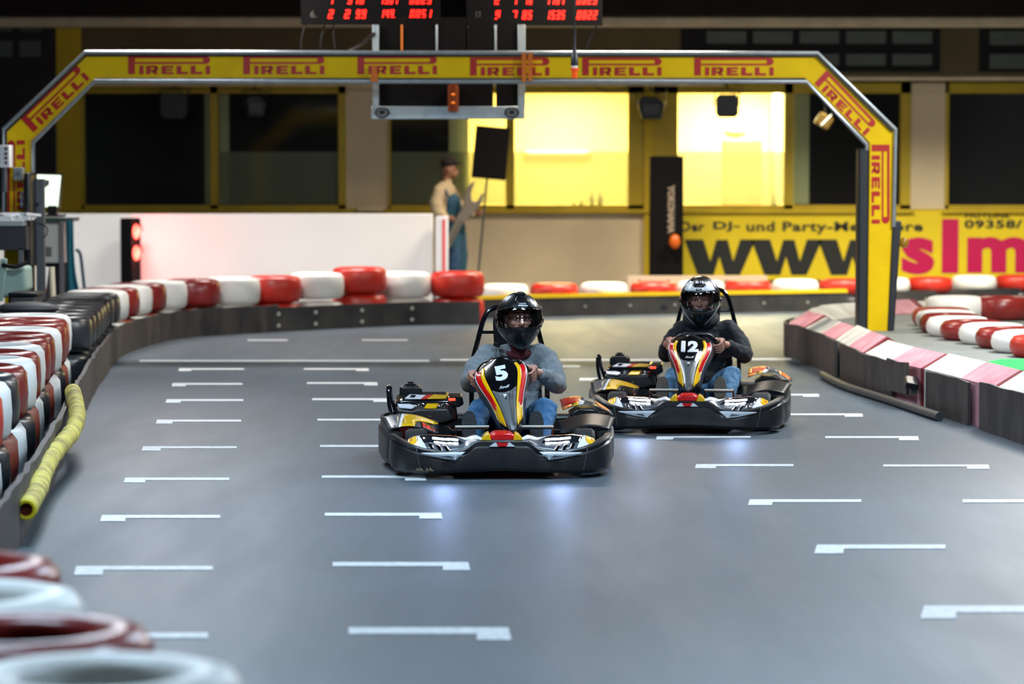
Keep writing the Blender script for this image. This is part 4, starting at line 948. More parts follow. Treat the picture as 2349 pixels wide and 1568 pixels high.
# bumper plan and rim height
BX = [0, .25, .40, .50, .57, .615, .64]; BY = [0, .006, .03, .075, .135, .21, .33]
def by(x): return sm(abs(x), BX, BY)
def rim(x): return sm(abs(x), [0, .15, .21, .32, .46, .54, .64], [.232, .232, .186, .163, .185, .206, .248])
FZ = [.275, .30, .32, .36, .40, .45, .50, .535, .56, .585, .61, .63, .645]
FW = [.030, .056, .068, .075, .085, .104, .130, .145, .150, .142, .116, .078, .02]
def fw(z): return sm(z, FZ, FW)
def fy(z): return sm(z, [.275, .32, .45, .55, .645], [.215, .25, .40, .53, .72])
def fsurf(u, z, e=0):
    w_ = fw(z); return V((w_*u*(1+e*3*abs(u)), fy(z)+.085*u*u-e*.85, z+e*.7))
def kart(K, number, roll, label, scale_num, off=.09):
    X0, Y0, a = K
    t = empty('go_kart', (X0, Y0, 0), a, label, 'go-kart', 'rental go-karts')
    Bd = lambda mb, n, m_, p=None, **k: mb.build(n, m_, p or t, **k)
    # --- front bumper
    plan = [(x, by(x)) for x in [i*.02 for i in range(29)]]+[(.59, by(.59)), (.615, .205), (.632, .26), (.642, .33), (.64, .40), (.625, .47)]
    full = [(-x, y) for x, y in reversed(plan[1:])]+plan
    rs = []
    for i, (x, y) in enumerate(full):
        p0 = V((*full[max(i-1, 0)], 0)); p1 = V((*full[min(i+1, len(full)-1)], 0)); tn = (p1-p0).normalized(); n = V((tn.y, -tn.x, 0))
        zt = rim(x) if y < .34 else .248-(y-.33)*.1; zb = .052-.02*min(1, abs(x)/.45); c = V((x, y, 0))
        lip = .012 if abs(x) > .19 else 0
        rs.append([c+n*-.012+V((0, 0, zb)), c+n*.010+V((0, 0, zb+.02)), c+n*.022+V((0, 0, zb+.07)), c+n*.016+V((0, 0, zt-.045)), c+n*.006+V((0, 0, zt-.035)), c+n*(.008+lip)+V((0, 0, zt-.010)), c+n*(.0+lip)+V((0, 0, zt)), c-n*.02+V((0, 0, zt-.002)), c-n*.03+V((0, 0, zt-.05)), c-n*.03+V((0, 0, zb+.03))])
    bmp = Bd(MB().rings(rs), 'front_bumper', M['kart_black'], ang=32)
    face = lambda x, z: V((x, by(x)-.0235-.004*(1-abs(z-.13)*8), z))
    for s in (1, -1):
        Bd(patch(MB(), [(s*.498, .18), (s*.502, .18), (s*.478, .05), (s*.474, .05)], lambda x, z: V((x, by(x)-.026, z))), 'seam', M['lens_grey'], bmp, solid=.001)
        o = Bd(patch(MB(), [(s*x, z) for x, z in ((.215, .166), (.27, .118), (.34, .124), (.47, .151), (.47, .157))], face), 'bumper_sticker', M['k_white'], bmp, solid=.003)
        patch_in = Bd(patch(MB(), [(s*x, z) for x, z in ((.30, .146), (.29, .130), (.36, .140))], lambda x, z: face(x, z)-V((0, .003, 0))), 'sticker_grey_mark', M['lens_grey'], bmp, solid=.001)  # small grey triangle on the white bumper sticker
    o = Bd(MB().prism([(-.075, .196), (-.045, .218), (-.03, .218), (-.02, .196)], 'y', -.02, -.005).add([], []), 'badge_wing', M['k_white'], bmp)
    if number == '5':
        for i_, (xa, xb) in enumerate(((-.505, -.455), (-.448, -.395), (-.43, -.41))): Bd(patch(MB(), [(xa, .045), (xa+.008, .066+.004*i_), (xa+.02, .058), ((xa+xb)/2, .072), (xb-.01, .06), (xb, .05)], lambda x, z: V((x, by(x)-.0245, z))), 'dirt_scuff', mat('scuff', srgb(110, 96, 76), .9), bmp, solid=.001)
    Bd(MB().prism([(.075, .196), (.045, .218), (.03, .218), (.02, .196)], 'y', -.02, -.005), 'badge_wing', M['k_white'], bmp)
    Bd(MB().prism([(-.026, .198), (-.034, .218), (.034, .218), (.026, .198)], 'y', -.022, -.005), 'badge', M['k_red'], bmp)
    # --- headlight pods
    for s in (1, -1):
        hx = [.10, .18, .31, .42, .50, .55]; hh = [.004, .035, .083, .072, .045, .012]
        def pod(x, v, e=0, s=s):
            h = sm(x, hx, hh); yy = by(x)+.008+v*.17*min(1, h/.03)
            z = rim(x)-.004+h*(1-(1-v)**1.7)
            return V((s*x, yy-e*.8, z+e*.6))
        us = [.10+.45*i/30 for i in range(31)]; vv = [i/8 for i in range(9)]
        mb = MB(); mb.grid(lambda x, v: pod(x, v), us, vv)
        mb.grid(lambda x, v: pod(x, 1)+V((0, v*.10*min(1, sm(x, hx, hh)/.04), -v*.03)), us, [0, .5, 1])
        pd = Bd(mb, 'headlight_pod', M['lens_grey'], solid=.004)
        def st(poly, nm, m_, e=.003): return Bd(patch(MB(), poly, lambda x, v: pod(x, v, e)), nm, m_, pd, solid=.0015)
        st([(.515, .0), (.552, .02), (.545, .98), (.50, .95), (.495, .35)], 'yellow_tip', M['k_yellow'])
        st([(.524, .35), (.54, .3), (.53, .8)], 'red_arrow', M['k_red'], .0055)
        st([(.44, .0), (.513, .0), (.493, .36), (.499, .95), (.492, .97)], 'white_stripe', M['k_white'])
        st([(.22, .30), (.46, .30), (.487, .93), (.27, .93)], 'lens_window', M['lens_dark'])
        for q in range(3): st([(.30+q*.045, .02), (.325+q*.045, .02), (.345+q*.045, .27), (.32+q*.045, .27)], 'dark_slash', M['gloss'])
        Bd(patch(MB(), [(.16, 0), (.42, 0), (.50, .25), (.38, .95), (.26, 1), (.16, .4)], lambda x, v: pod(x, 1, .003)+V((0, v*.10*min(1, sm(x, hx, hh)/.04), -v*.03))), 'orange_top', M['k_orange'], pd, solid=.002)
        st([(.12, .1), (.19, .5), (.26, .97), (.20, .98), (.11, .9)], 'white_corner', M['k_white'])
        for v0, x0, x1 in ((.58, .255, .405), (.34, .255, .395)):
            mb = MB().tube([pod(x0+(x1-x0)*q/8, v0+(.02*q/8), .006) for q in range(9)], [.0045+.0014*(q % 2) for q in range(9)], 8)
            Bd(mb, 'led_strip', M['led'], pd)
        sp = bpy.data.lights.new('headlight_beam', 'SPOT'); sp.energy = 4.5 if number == '5' else 4; sp.color = (.32, .48, 1); sp.spot_size = radians(75); sp.spot_blend = .8; sp.shadow_soft_size = .05
        so = bpy.data.objects.new('headlight_beam', sp); C.objects.link(so); so.parent = t; so.location = (s*.34, -.03, .25); so.rotation_euler = (radians(62), 0, 0); so.rotation_euler = Euler((radians(-72), 0, 0)); 
        # front wheel behind the pod
        w_ = Bd(MB().lathe([(.06, -.065), (.115, -.065), (.13, -.045), (.13, .045), (.115, .065), (.06, .065)], 28, axis='x', org=(s*.50, .47, .13)), 'front_wheel', M['rubber'])
        Bd(MB().lathe([(.0, -.05), (.062, -.05), (.062, .05), (.0, .05)], 20, axis='x', org=(s*.50, .47, .13), closedprof=False), 'rim', M['alu'], w_)
        w_ = Bd(MB().lathe([(.06, -.095), (.12, -.095), (.14, -.07), (.14, .07), (.12, .095), (.06, .095)], 28, axis='x', org=(s*.56, 1.58, .14)), 'rear_wheel', M['rubber'])
        Bd(MB().lathe([(.0, -.08), (.062, -.08), (.062, .08), (.0, .08)], 20, axis='x', org=(s*.56, 1.58, .14), closedprof=False), 'rim', M['alu'], w_)
    # --- nose piece
    nose = Bd(MB().prism([(-.06, .225), (-.078, .25), (-.045, .275), (.045, .275), (.078, .25), (.06, .225)], 'y', .0, .20), 'nose_piece', M['k_red'], bevel=.012)
    for s in (1, -1): Bd(MB().prism([(s*.062, .228), (s*.125, .23), (s*.10, .262), (s*.078, .275)], 'y', -.005, .15), 'nose_side', M['k_yellow'], nose, bevel=.006)
    Bd(MB().box2((-.30, .0, .224), (-.12, .05, .232)).box2((.12, .0, .224), (.13, .05, .232)), 'nose_shelf', M['k_white'], nose) if False else None
    # --- chassis
    Bd(MB().prism([(-.30, .12), (.30, .12), (.33, .6), (.36, 1.75), (-.36, 1.75), (-.33, .6)], 'z', .045, .055), 'floor_tray', M['black_matt'])
    for s in (1, -1): Bd(MB().tube(catmull([(s*.2, .06, .09), (s*.30, .3, .09), (s*.33, .8, .08), (s*.34, 1.7, .09)], 6), .016), 'frame_rail', M['grey_dark'])
    Bd(MB().cyl((-.56, 1.58, .14), (.56, 1.58, .14), .02), 'rear_axle', M['steel'])
    Bd(MB().prism([(-.68, 1.78), (.68, 1.78), (.70, 1.83), (.62, 1.93), (-.62, 1.93), (-.70, 1.83)], 'z', .05, .24), 'rear_bumper', M['kart_black'], bevel=.03)
    # --- side pods : curved outer wall + clear/yellow shell
    for s in (1, -1):
        pl = catmull([(s*.59, .50, 0), (s*.645, .56, 0), (s*.68, .72, 0), (s*(.688 if s > 0 else .715), 1.05, 0), (s*.67, 1.38, 0), (s*.62, 1.46, 0)], 6); rs = []
        for i, p in enumerate(pl):
            a_ = pl[max(i-1, 0)]; b_ = pl[min(i+1, len(pl)-1)]; tn = (b_-a_).normalized(); n = V((tn.y, -tn.x, 0))*s
            zt = sm(p.y, [.5, .62, .9, 1.2, 1.5], [.235, .25, .285, .295, .28]); zb = sm(p.y, [.5, .7, 1.5], [.04, .035, .05])
            rs.append([p+V((0, 0, zb)), p+n*.018+V((0, 0, zb+.04)), p+n*.018+V((0, 0, zt-.06)), p+n*.004+V((0, 0, zt-.045)), p+n*.006+V((0, 0, zt)), p-n*.014+V((0, 0, zt)), p-n*.02+V((0, 0, zb+.02))])
        sp_ = Bd(MB().rings(rs), 'side_pod', M['kart_black'], ang=32)
        def shell(u, v, e=0, s=s): # u 0 outer..1 inner , v 0 front..1 back
            y = .53+.36*v; x = .665-.30*u+.05*v*(1-u)
            return V((s*x, y-e, .225+.045*sin(pi*min(1, u*.9+.15))+.045*v+e*.6))
        g = [i/10 for i in range(11)]
        Bd(MB().grid(lambda u, v: shell(u, v), g, g), 'clear_shell', M['clearcover'] if s < 0 else M['black'], sp_, solid=.003)
        if s < 0:
            Bd(patch(MB(), [(.25, .0), (.52, .02), (.60, .5), (1, .75), (.95, 1), (.42, 1)], lambda u, v: shell(u, v, .004), .1), 'yellow_sticker', M['k_yellow'], sp_, solid=.002)
            Bd(patch(MB(), [(.19, .0), (.25, .0), (.42, 1), (.36, 1)], lambda u, v: shell(u, v, .004), .1), 'white_sticker', M['k_white'], sp_, solid=.002)
            Bd(patch(MB(), [(.62, .05), (1, .0), (1, .7), (.64, .5)], lambda u, v: shell(u, v, .004), .1), 'dark_sticker', M['lens_dark'], sp_, solid=.002)
            Bd(patch(MB(), [(0, .1), (.18, .0), (.34, 1), (.05, 1)], lambda u, v: shell(u, v, .004), .1), 'grey_sticker', mat('sticker_greyish', srgb(96, 98, 100), .3), sp_, solid=.002)
    # --- engine and battery side (driver's right)
    eng = Bd(MB().prism([(-.60, .24), (-.63, .30), (-.63, .355), (-.59, .385), (-.30, .385), (-.25, .33), (-.24, .26), (-.33, .22), (-.5, .22)], 'y', 1.10, 1.52), 'engine_cover', M['gloss'], bevel=.012)
    tier = Bd(MB().prism([(-.61, .27), (-.62, .335), (-.53, .325), (-.49, .335), (-.31, .338), (-.27, .27), (-.34, .245), (-.53, .245)], 'y', 1.0, 1.16), 'battery_box', M['kart_black'], bevel=.01)
    topz = .342
    def tp(poly, z, nm, m_, par, h=.004): return Bd(MB().prism(poly, 'z', z, z+h), nm, m_, par)
    tp([(-.45, 1.0), (-.38, 1.0), (-.35, 1.12), (-.43, 1.12)], .339, 'orange_label', M['k_yellow'], tier, .006)
    tp([(-.605, 1.03), (-.53, 1.0), (-.50, 1.05), (-.56, 1.12), (-.62, 1.12)], .336, 'white_label', M['k_white'], tier, .007)
    for x_ in (-.478, -.335):
        Bd(MB().tube([(x_+.03*cos(q*pi/10), 1.05+.04*sin(q*pi/10), .346) for q in range(20)], .005, 8, loop=True), 'vent_ring', M['chrome'], tier)
        Bd(MB().ell((x_, 1.05, .342), (.015, .02, .008)), 'vent_cap', M['gloss'], tier)
    tp([(-.57, 1.14), (-.47, 1.12), (-.44, 1.30), (-.54, 1.34)], .387, 'white_sticker', M['k_white'], eng)
    tp([(-.47, 1.12), (-.43, 1.12), (-.39, 1.30), (-.43, 1.32)], .3875, 'red_sticker', M['k_red'], eng)
    tp([(-.43, 1.12), (-.32, 1.14), (-.30, 1.28), (-.39, 1.32)], .388, 'orange_sticker', M['k_yellow'], eng)
    tp([(-.54, 1.18), (-.51, 1.16), (-.50, 1.27), (-.53, 1.29)], .3915, 'black_dash', M['gloss'], eng, .002)
    ds = Bd(MB().prism([(-.315, .375), (-.30, .40), (-.215, .40), (-.205, .355), (-.24, .335), (-.30, .345)], 'y', 1.12, 1.32), 'display_box', M['gloss'], bevel=.008)
    Bd(MB().box2((-.30, 1.114, .378), (-.258, 1.122, .394)), 'red_display', mat('lap_display', srgb(255, 70, 40), .4, emit=srgb(255, 60, 35), es=3), ds)
    Bd(MB().lathe([(0, 0), (.012, 0), (.012, .012), (0, .012)], 12, axis='y', org=(-.42, .985, .285), closedprof=False), 'bolt', M['chrome'], tier)
    for o_, y_, k_ in [(eng, 1.10, .05), (tier, 1.0, .18), (ds, 1.12, .05)]:
        for q_ in [o_]+list(o_.children):
            for v_ in q_.data.vertices:
                if v_.co.z > .30: v_.co.z += max(0, v_.co.y-y_)*k_
    # front face plates below the battery
    Bd(MB().prism([(-.53, .12), (-.53, .25), (-.33, .25), (-.28, .2), (-.28, .12)], 'y', 1.02, 1.12), 'engine_block', M['black'], bevel=.01)
    Bd(MB().box((-.56, 1.12, .22), (.12, .2, .14)), 'cylinder_head', mat('engine_red', srgb(80, 16, 18), .4, .5, bump=.6, bscale=60), bevel=.01)
    tk = Bd(MB().prism([(-.60, .30), (-.605, .435), (-.59, .45), (-.48, .45), (-.463, .435), (-.458, .30)], 'y', 1.36, 1.52), 'fuel_tank', M['black'], bevel=.014)
    Bd(MB().lathe([(0, 0), (.034, 0), (.034, .012), (.02, .016), (.02, .024), (0, .024)], 14, org=(-.535, 1.44, .45), closedprof=False), 'tank_cap', M['black'], tk)
    Bd(MB().tube(catmull([(-.60, .98, .17), (-.635, .98, .25), (-.665, 1.0, .36), (-.672, 1.03, .455), (-.662, 1.08, .465), (-.650, 1.12, .38), (-.60, 1.14, .24)], 6), .012), 'side_hoop', M['gloss'])
    # --- exhaust side cover (driver's left)
    def cov(u, v, e=0): # u 0 inner .. 1 outer, v 0 front..1 back
        x = .40+.315*u; z = .30+.065*sin(pi*(u*.75+.12))+.03*v*(1-u)-.035*u*u
        return V((x, 1.02+.42*v+.04*u, z+e))
    g = [i/12 for i in range(13)]
    cv = Bd(MB().grid(lambda u, v: cov(u, v), g, g), 'exhaust_cover', M['clearcover'], solid=.004)
    for poly, nm, m_ in (([(.0, .35), (.38, .3), (.42, 1), (.0, 1)], 'red_sticker', M['k_red']), ([(.30, .02), (.40, .0), (.47, .4), (.38, .55)], 'white_sticker', M['k_white']), ([(.0, .0), (.18, .0), (.2, .2), (0, .3)], 'orange_sticker', M['k_orange']),
                         ([(.72, .2), (.95, .1), (.98, .75), (.70, .9)], 'orange_patch', M['k_orange']), ([(.20, .0), (.30, .0), (.36, .35), (.24, .25)], 'yellow_sticker', M['k_yellow']), ([(.46, .5), (.7, .4), (.68, 1), (.46, 1)], 'grey_sticker', M['k_grey'])):
        Bd(patch(MB(), poly, lambda u, v: cov(u, v, .004), .1), nm, m_, cv, solid=.002)
    Bd(MB().prism([(.445, .30), (.50, .335), (.60, .33), (.655, .285), (.62, .25), (.47, .25)], 'y', 1.04, 1.3), 'dark_opening', M['black'], bevel=.01)  # black block standing in for the dark opening under the cover
    Bd(MB().cyl((.40, .98, .24), (.50, .98, .235), .042, 18), 'muffler', M['chrome'])
    Bd(MB().cyl((.50, .98, .235), (.57, .97, .232), .022, 14).cyl((.565, .97, .232), (.62, .97, .232), .016, 14), 'exhaust_pipe', M['chrome'])
    Bd(MB().prism([(.55, .20), (.54, .25), (.60, .25), (.67, .21)], 'y', .86, .92), 'pod_sticker', M['k_white']); Bd(MB().prism([(.53, .245), (.525, .262), (.565, .262), (.575, .245)], 'y', .92, 1.0), 'yellow_label', M['k_yellow'])
    # --- seat, hoop, headrest
    def seatf(u, v): # v 0 front bottom -> 1 top
        x = .215*u; pth = [(.85, .15), (1.0, .10), (1.18, .09), (1.34, .13), (1.44, .26), (1.50, .42), (1.55, .60)]
        k = v*(len(pth)-1); i = min(int(k), len(pth)-2); f = k-i
        y = pth[i][0]*(1-f)+pth[i+1][0]*f; z = pth[i][1]*(1-f)+pth[i+1][1]*f
        wv = .9 if v < .7 else .9-(v-.7)*.3
        lift = abs(u)**3*(.22*math.exp(-((v-.5)/.22)**2)+.05); bk = abs(u)**3*.16*min(1, v*1.1)
        return V((off+x*wv, y-bk, z+lift))
    Bd(MB().grid(seatf, [-1+i/8 for i in range(17)], [i/18 for i in range(19)]), 'seat', M['seat'], solid=.012)
    Bd(MB().tube(catmull([(off-.24, 1.58, .20), (off-.235, 1.58, .55), (off-.20, 1.60, .72), (off-.155, 1.62, .87), (off-.10, 1.63, .925), (off, 1.63, .935), (off+.10, 1.63, .925), (off+.155, 1.62, .87), (off+.20, 1.60, .72), (off+.235, 1.58, .55), (off+.24, 1.58, .20)], 6), .0165), 'roll_hoop', M['gloss'])
    Bd(MB().cyl((off-.175, 1.61, .775), (off+.175, 1.61, .775), .010), 'hoop_crossbar', M['gloss'])
    Bd(MB().prism([(off-.095, .64), (off+.095, .64), (off+.105, .86), (off+.07, .91), (off-.07, .91), (off-.105, .86)], 'y', 1.56, 1.61), 'headrest', M['seat'], bevel=.02)
    # --- pedals
    for x0, nm in ((-.17, 'brake_pedal'), (.21, 'throttle_pedal')):
        o = Bd(MB().tube([(x0-.10, .31, .285), (x0+.10, .31, .285)], .0075, 8), nm, mat('pedal_alu', srgb(190, 190, 180), .5, .2))
        for q in (-.098, .098): Bd(MB().tube([(x0+q, .31, .285), (x0+q, .34, .08)], .007, 8), 'pedal_arm', M['gloss'], o)
        Bd(MB().box((x0, .318, .274), (.19, .01, .012)), 'tread', M['gloss'], o)
    # --- steering fairing
    piv = V((.01, .45, .43))
    us = [-1+i/10 for i in range(21)]; zs = [.275+.37*i/30 for i in range(31)]
    mb = MB(); mb.grid(lambda u, z: fsurf(u, z), us, zs)
    fr = Bd(mb, 'steering_fairing', M['gloss'], solid=.004)
    fr.location = piv+(V((.040, 0, .0)) if roll else V((0, 0, 0))); fr.rotation_euler = (0, radians(roll), 0)
    if roll: fr.scale = (1.04, 1.1, 1.14)
    for v_ in fr.data.vertices: v_.co = v_.co-piv
    def fb(mb, nm, m_, **k): mb.v = [tuple(V(q)-piv) for q in mb.v]; return mb.build(nm, m_, fr, **k)
    for s in (1, -1):
        mb = MB(); mb.grid(lambda z, v: fsurf(s, z)+V((s*.022*v*(1-v*.5), .19*v, -.05*v)), [.30+.29*i/16 for i in range(17)], [0, .33, .66, 1]); fb(mb, 'side_skirt', mat('skirt_grey', srgb(58, 56, 60), .4), solid=.004)
        dec = lambda poly, nm, m_, e=.006, st_=.05: fb(patch(MB(), poly, lambda u, v: fsurf(u, .275+v*.37, e), st_), nm, m_, solid=.0015)
        Z = lambda z: (z-.275)/.37
        dec([(s*.98, Z(.40)), (s*.98, Z(.585)), (s*.80, Z(.585)), (s*.76, Z(.50)), (s*.70, Z(.42)), (s*.84, Z(.385))], 'red_band', M['k_red'])
        dec([(s*.50, Z(.33)), (s*.60, Z(.45)), (s*.61, Z(.52)), (s*.68, Z(.60)), (s*.80, Z(.60)), (s*.80, Z(.585)), (s*.76, Z(.50)), (s*.70, Z(.42)), (s*.84, Z(.385)), (s*.98, Z(.40)), (s*.98, Z(.335)), (s*.55, Z(.305))], 'yellow_band', M['k_yellow'])
        dec([(s*.985, Z(.34)), (s*1.01, Z(.34)), (s*1.01, Z(.59)), (s*.985, Z(.59))], 'white_edge', M['k_white'])
    dec([(-.40, Z(.285)), (.40, Z(.285)), (.46, Z(.33)), (.55, Z(.45)), (.56, Z(.49)), (.3, Z(.477)), (0, Z(.472)), (-.3, Z(.477)), (-.56, Z(.49)), (-.55, Z(.45)), (-.46, Z(.33))], 'grey_panel', M['k_grey'])
    for q in (.16, .27, .38): dec([(q*.7, Z(.31)), (q*.7+.05, Z(.31)), (q+.05, Z(.475)), (q, Z(.475))], 'dark_line', mat('dark_line', srgb(52, 54, 56), .4), .0085)
    dec([(-.12, Z(.452)), (.04, Z(.452)), (.04, Z(.463)), (-.12, Z(.463))], 'small_label', M['k_white'], .009)
    dec([(-.08, Z(.440)), (.05, Z(.440)), (.05, Z(.449)), (-.08, Z(.449))], 'dark_label', M['gloss'], .009)
    # number and script
    def numf(x0, x1, z0, z1, sk=0):
        def f(a_, b_):
            z = z0+(z1-z0)*b_; x = x0+(x1-x0)*a_; return fsurf(x/fw(z), z, .008)
        return f
    nw = scale_num
    mb = MB(); vs, fs = text_mesh(number, .055, 0)
    bm = bmesh.new(); bv = [bm.verts.new((a_, b_, 0)) for a_, b_ in vs]
    for f_ in fs: bm.faces.new([bv[i] for i in f_])
    for q in range(1, 10):
        for ax in (0, 1):
            co = [0, 0, 0]; no = [0, 0, 0]; co[ax] = q/10; no[ax] = 1
            bmesh.ops.bisect_plane(bm, geom=bm.verts[:]+bm.edges[:]+bm.faces[:], plane_co=co, plane_no=no)
    bm.verts.index_update(); nf = numf(-nw, nw, .530, .600)
    mb.add([nf(v_.co.x, v_.co.y) for v_ in bm.verts], [tuple(v_.index for v_ in f_.verts) for f_ in bm.faces]); bm.free()
    fb(mb, 'number', M['k_white'], solid=.001)
    mb = MB(); vs, fs = text_mesh('Sodi', .01, .5); nf = numf(-.03, .034, .492, .505); mb.add([nf(*q) for q in vs], fs); fb(mb, 'script', M['k_white'])
    # --- steering wheel and column
    wc = V((.03, .87, .538)); ev = V((0, -cos(radians(50)), sin(radians(50)))); ex = V((1, 0, 0))
    def rimp(an, R_=.16): return wc+ex*(R_*cos(an))+ev*(R_*(sin(an) if sin(an) < .82 else .82+(sin(an)-.82)*.35))
    sw = Bd(MB().tube([rimp(2*pi*i/48) for i in range(48)], .0155, 12, loop=True), 'steering_wheel', M['black'])
    sw.location = (0, 0, 0)
    for an in (.15, pi-.15, -pi/2): Bd(MB().tube([wc, rimp(an, .15)], [.02, .010]), 'spoke', M['grey_dark'], sw)
    Bd(MB().cyl(wc, V((.0, .42, .14)), .012), 'steering_column', M['steel'])
    return t
k5 = kart(K5, '5', -11, 'black yellow and red go-kart carrying the white number five, nearest the camera', .037)
k12 = kart(K12, '12', 0.0, 'black yellow and red go-kart carrying the white number twelve, following behind on the right', .060)
# ================================================================ drivers
M['skin'] = mat('skin', srgb(200, 142, 120), .5, var=.06, vscale=20)
M['sweater'] = mat('grey_sweater', srgb(128, 134, 138), .9, var=.12, vscale=40, bump=.3, bscale=60)
M['hoodie'] = mat('black_hoodie', srgb(22, 27, 32), .85, var=.2, vscale=20, bump=.3, bscale=60)
M['jeans'] = mat('jeans', srgb(44, 92, 136), .8, col2=srgb(74, 128, 172), vscale=9, bump=.3, bscale=50)
M['jeans2'] = mat('jeans_light', srgb(52, 94, 130), .8, col2=srgb(90, 138, 172), vscale=9, bump=.3, bscale=50)
tex = bpy.data.textures.new('folds', 'CLOUDS'); tex.noise_scale = .07; tex.noise_depth = 2
def cap(mb, a, ra, b, rb, n=14):
    a, b = V(a), V(b); d = (b-a); L = d.length; d = d/L if L > 1e-6 else V((0, 0, 1)); pts = []; rr = []
    for q in range(5): th = (q/4)*pi/2; pts.append(a-d*ra*cos(th)); rr.append(max(ra*sin(th), 1e-4))
    for q in range(5): th = (1-q/4)*pi/2; pts.append(b+d*rb*cos(th)); rr.append(max(rb*sin(th), 1e-4))
    return mb.tube(pts, rr, n)
def chain(mb, pts, rs):
    for i in range(len(pts)-1): cap(mb, pts[i], rs[i], pts[i+1], rs[i+1])
def blob(mb, name, m_, parent, vox=.008, smooth=3, fold=0):
    o = mb.build(name, m_, parent, smooth=True)
    r = o.modifiers.new('remesh', 'REMESH'); r.mode = 'VOXEL'; r.voxel_size = vox; r.use_smooth_shade = True
    s = o.modifiers.new('smooth', 'SMOOTH'); s.iterations = smooth; s.factor = .6
    if fold:
        d = o.modifiers.new('folds', 'DISPLACE'); d.texture = tex; d.strength = fold; d.mid_level = .5; d.texture_coords = 'GLOBAL'
    return o
WC = V((.03, .87, .538)); EV = V((0, -cos(radians(50)), sin(radians(50)))); EX = V((1, 0, 0)); WN = V((0, sin(radians(50)), cos(radians(50))))
def hand(mb, an, s, elbow):
    """grip on the wheel rim at angle an, s=+1 for picture right"""
    R_ = .16; c = WC+EX*(R_*cos(an))+EV*(R_*sin(an)); O = (EX*cos(an)+EV*sin(an)); T = (-EX*sin(an)+EV*cos(an))*s
    for i, (ln, r) in enumerate(((.9, .0088), (1.0, .0092), (.97, .0088), (.85, .008))):
        base = c+T*(.033-.0222*i); pts = []
        for th in (-55, -5, 60, 125, 175*ln):
            a = radians(th); rho = .029 if th > 0 else .036; pts.append(base+O*(rho*cos(a))-WN*(rho*sin(a)))
        chain(mb, pts, [r*1.1, r*1.08, r, r*.95, r*.85])
    pal = c+O*.024+WN*.034
    cap(mb, pal+T*.026, .019, pal-T*.03, .018); cap(mb, pal+T*.02+O*.014, .018, pal-T*.024+O*.014, .018)
    chain(mb, [pal-T*.0+O*.0, c+T*.042+WN*.03-O*.004, c+T*.055+WN*.020-O*.02, c+T*.056+WN*.004-O*.028], [.018, .013, .011, .0095])
    wr = pal+WN*.02+O*.02-T*.03
    wr = wr.lerp(V(elbow), .12)
    cap(mb, pal+O*.008-T*.01, .024, wr, .026); return wr
def helmet_pt(az, el, k=1.0, dy=0):
    # az 0 = front (-y); el radians
    x = .1405*sin(az)*cos(el); y = -.165*cos(az)*cos(el); z = .167*sin(el)
    if el < 0:
        f = max(0, cos(az)); y -= .018*sin(-el*2)*f*1.2; z *= 1+.22*f-.04; x *= 1-.24*(sin(-el)**2)
    return V((x*k, y*k, z*k))
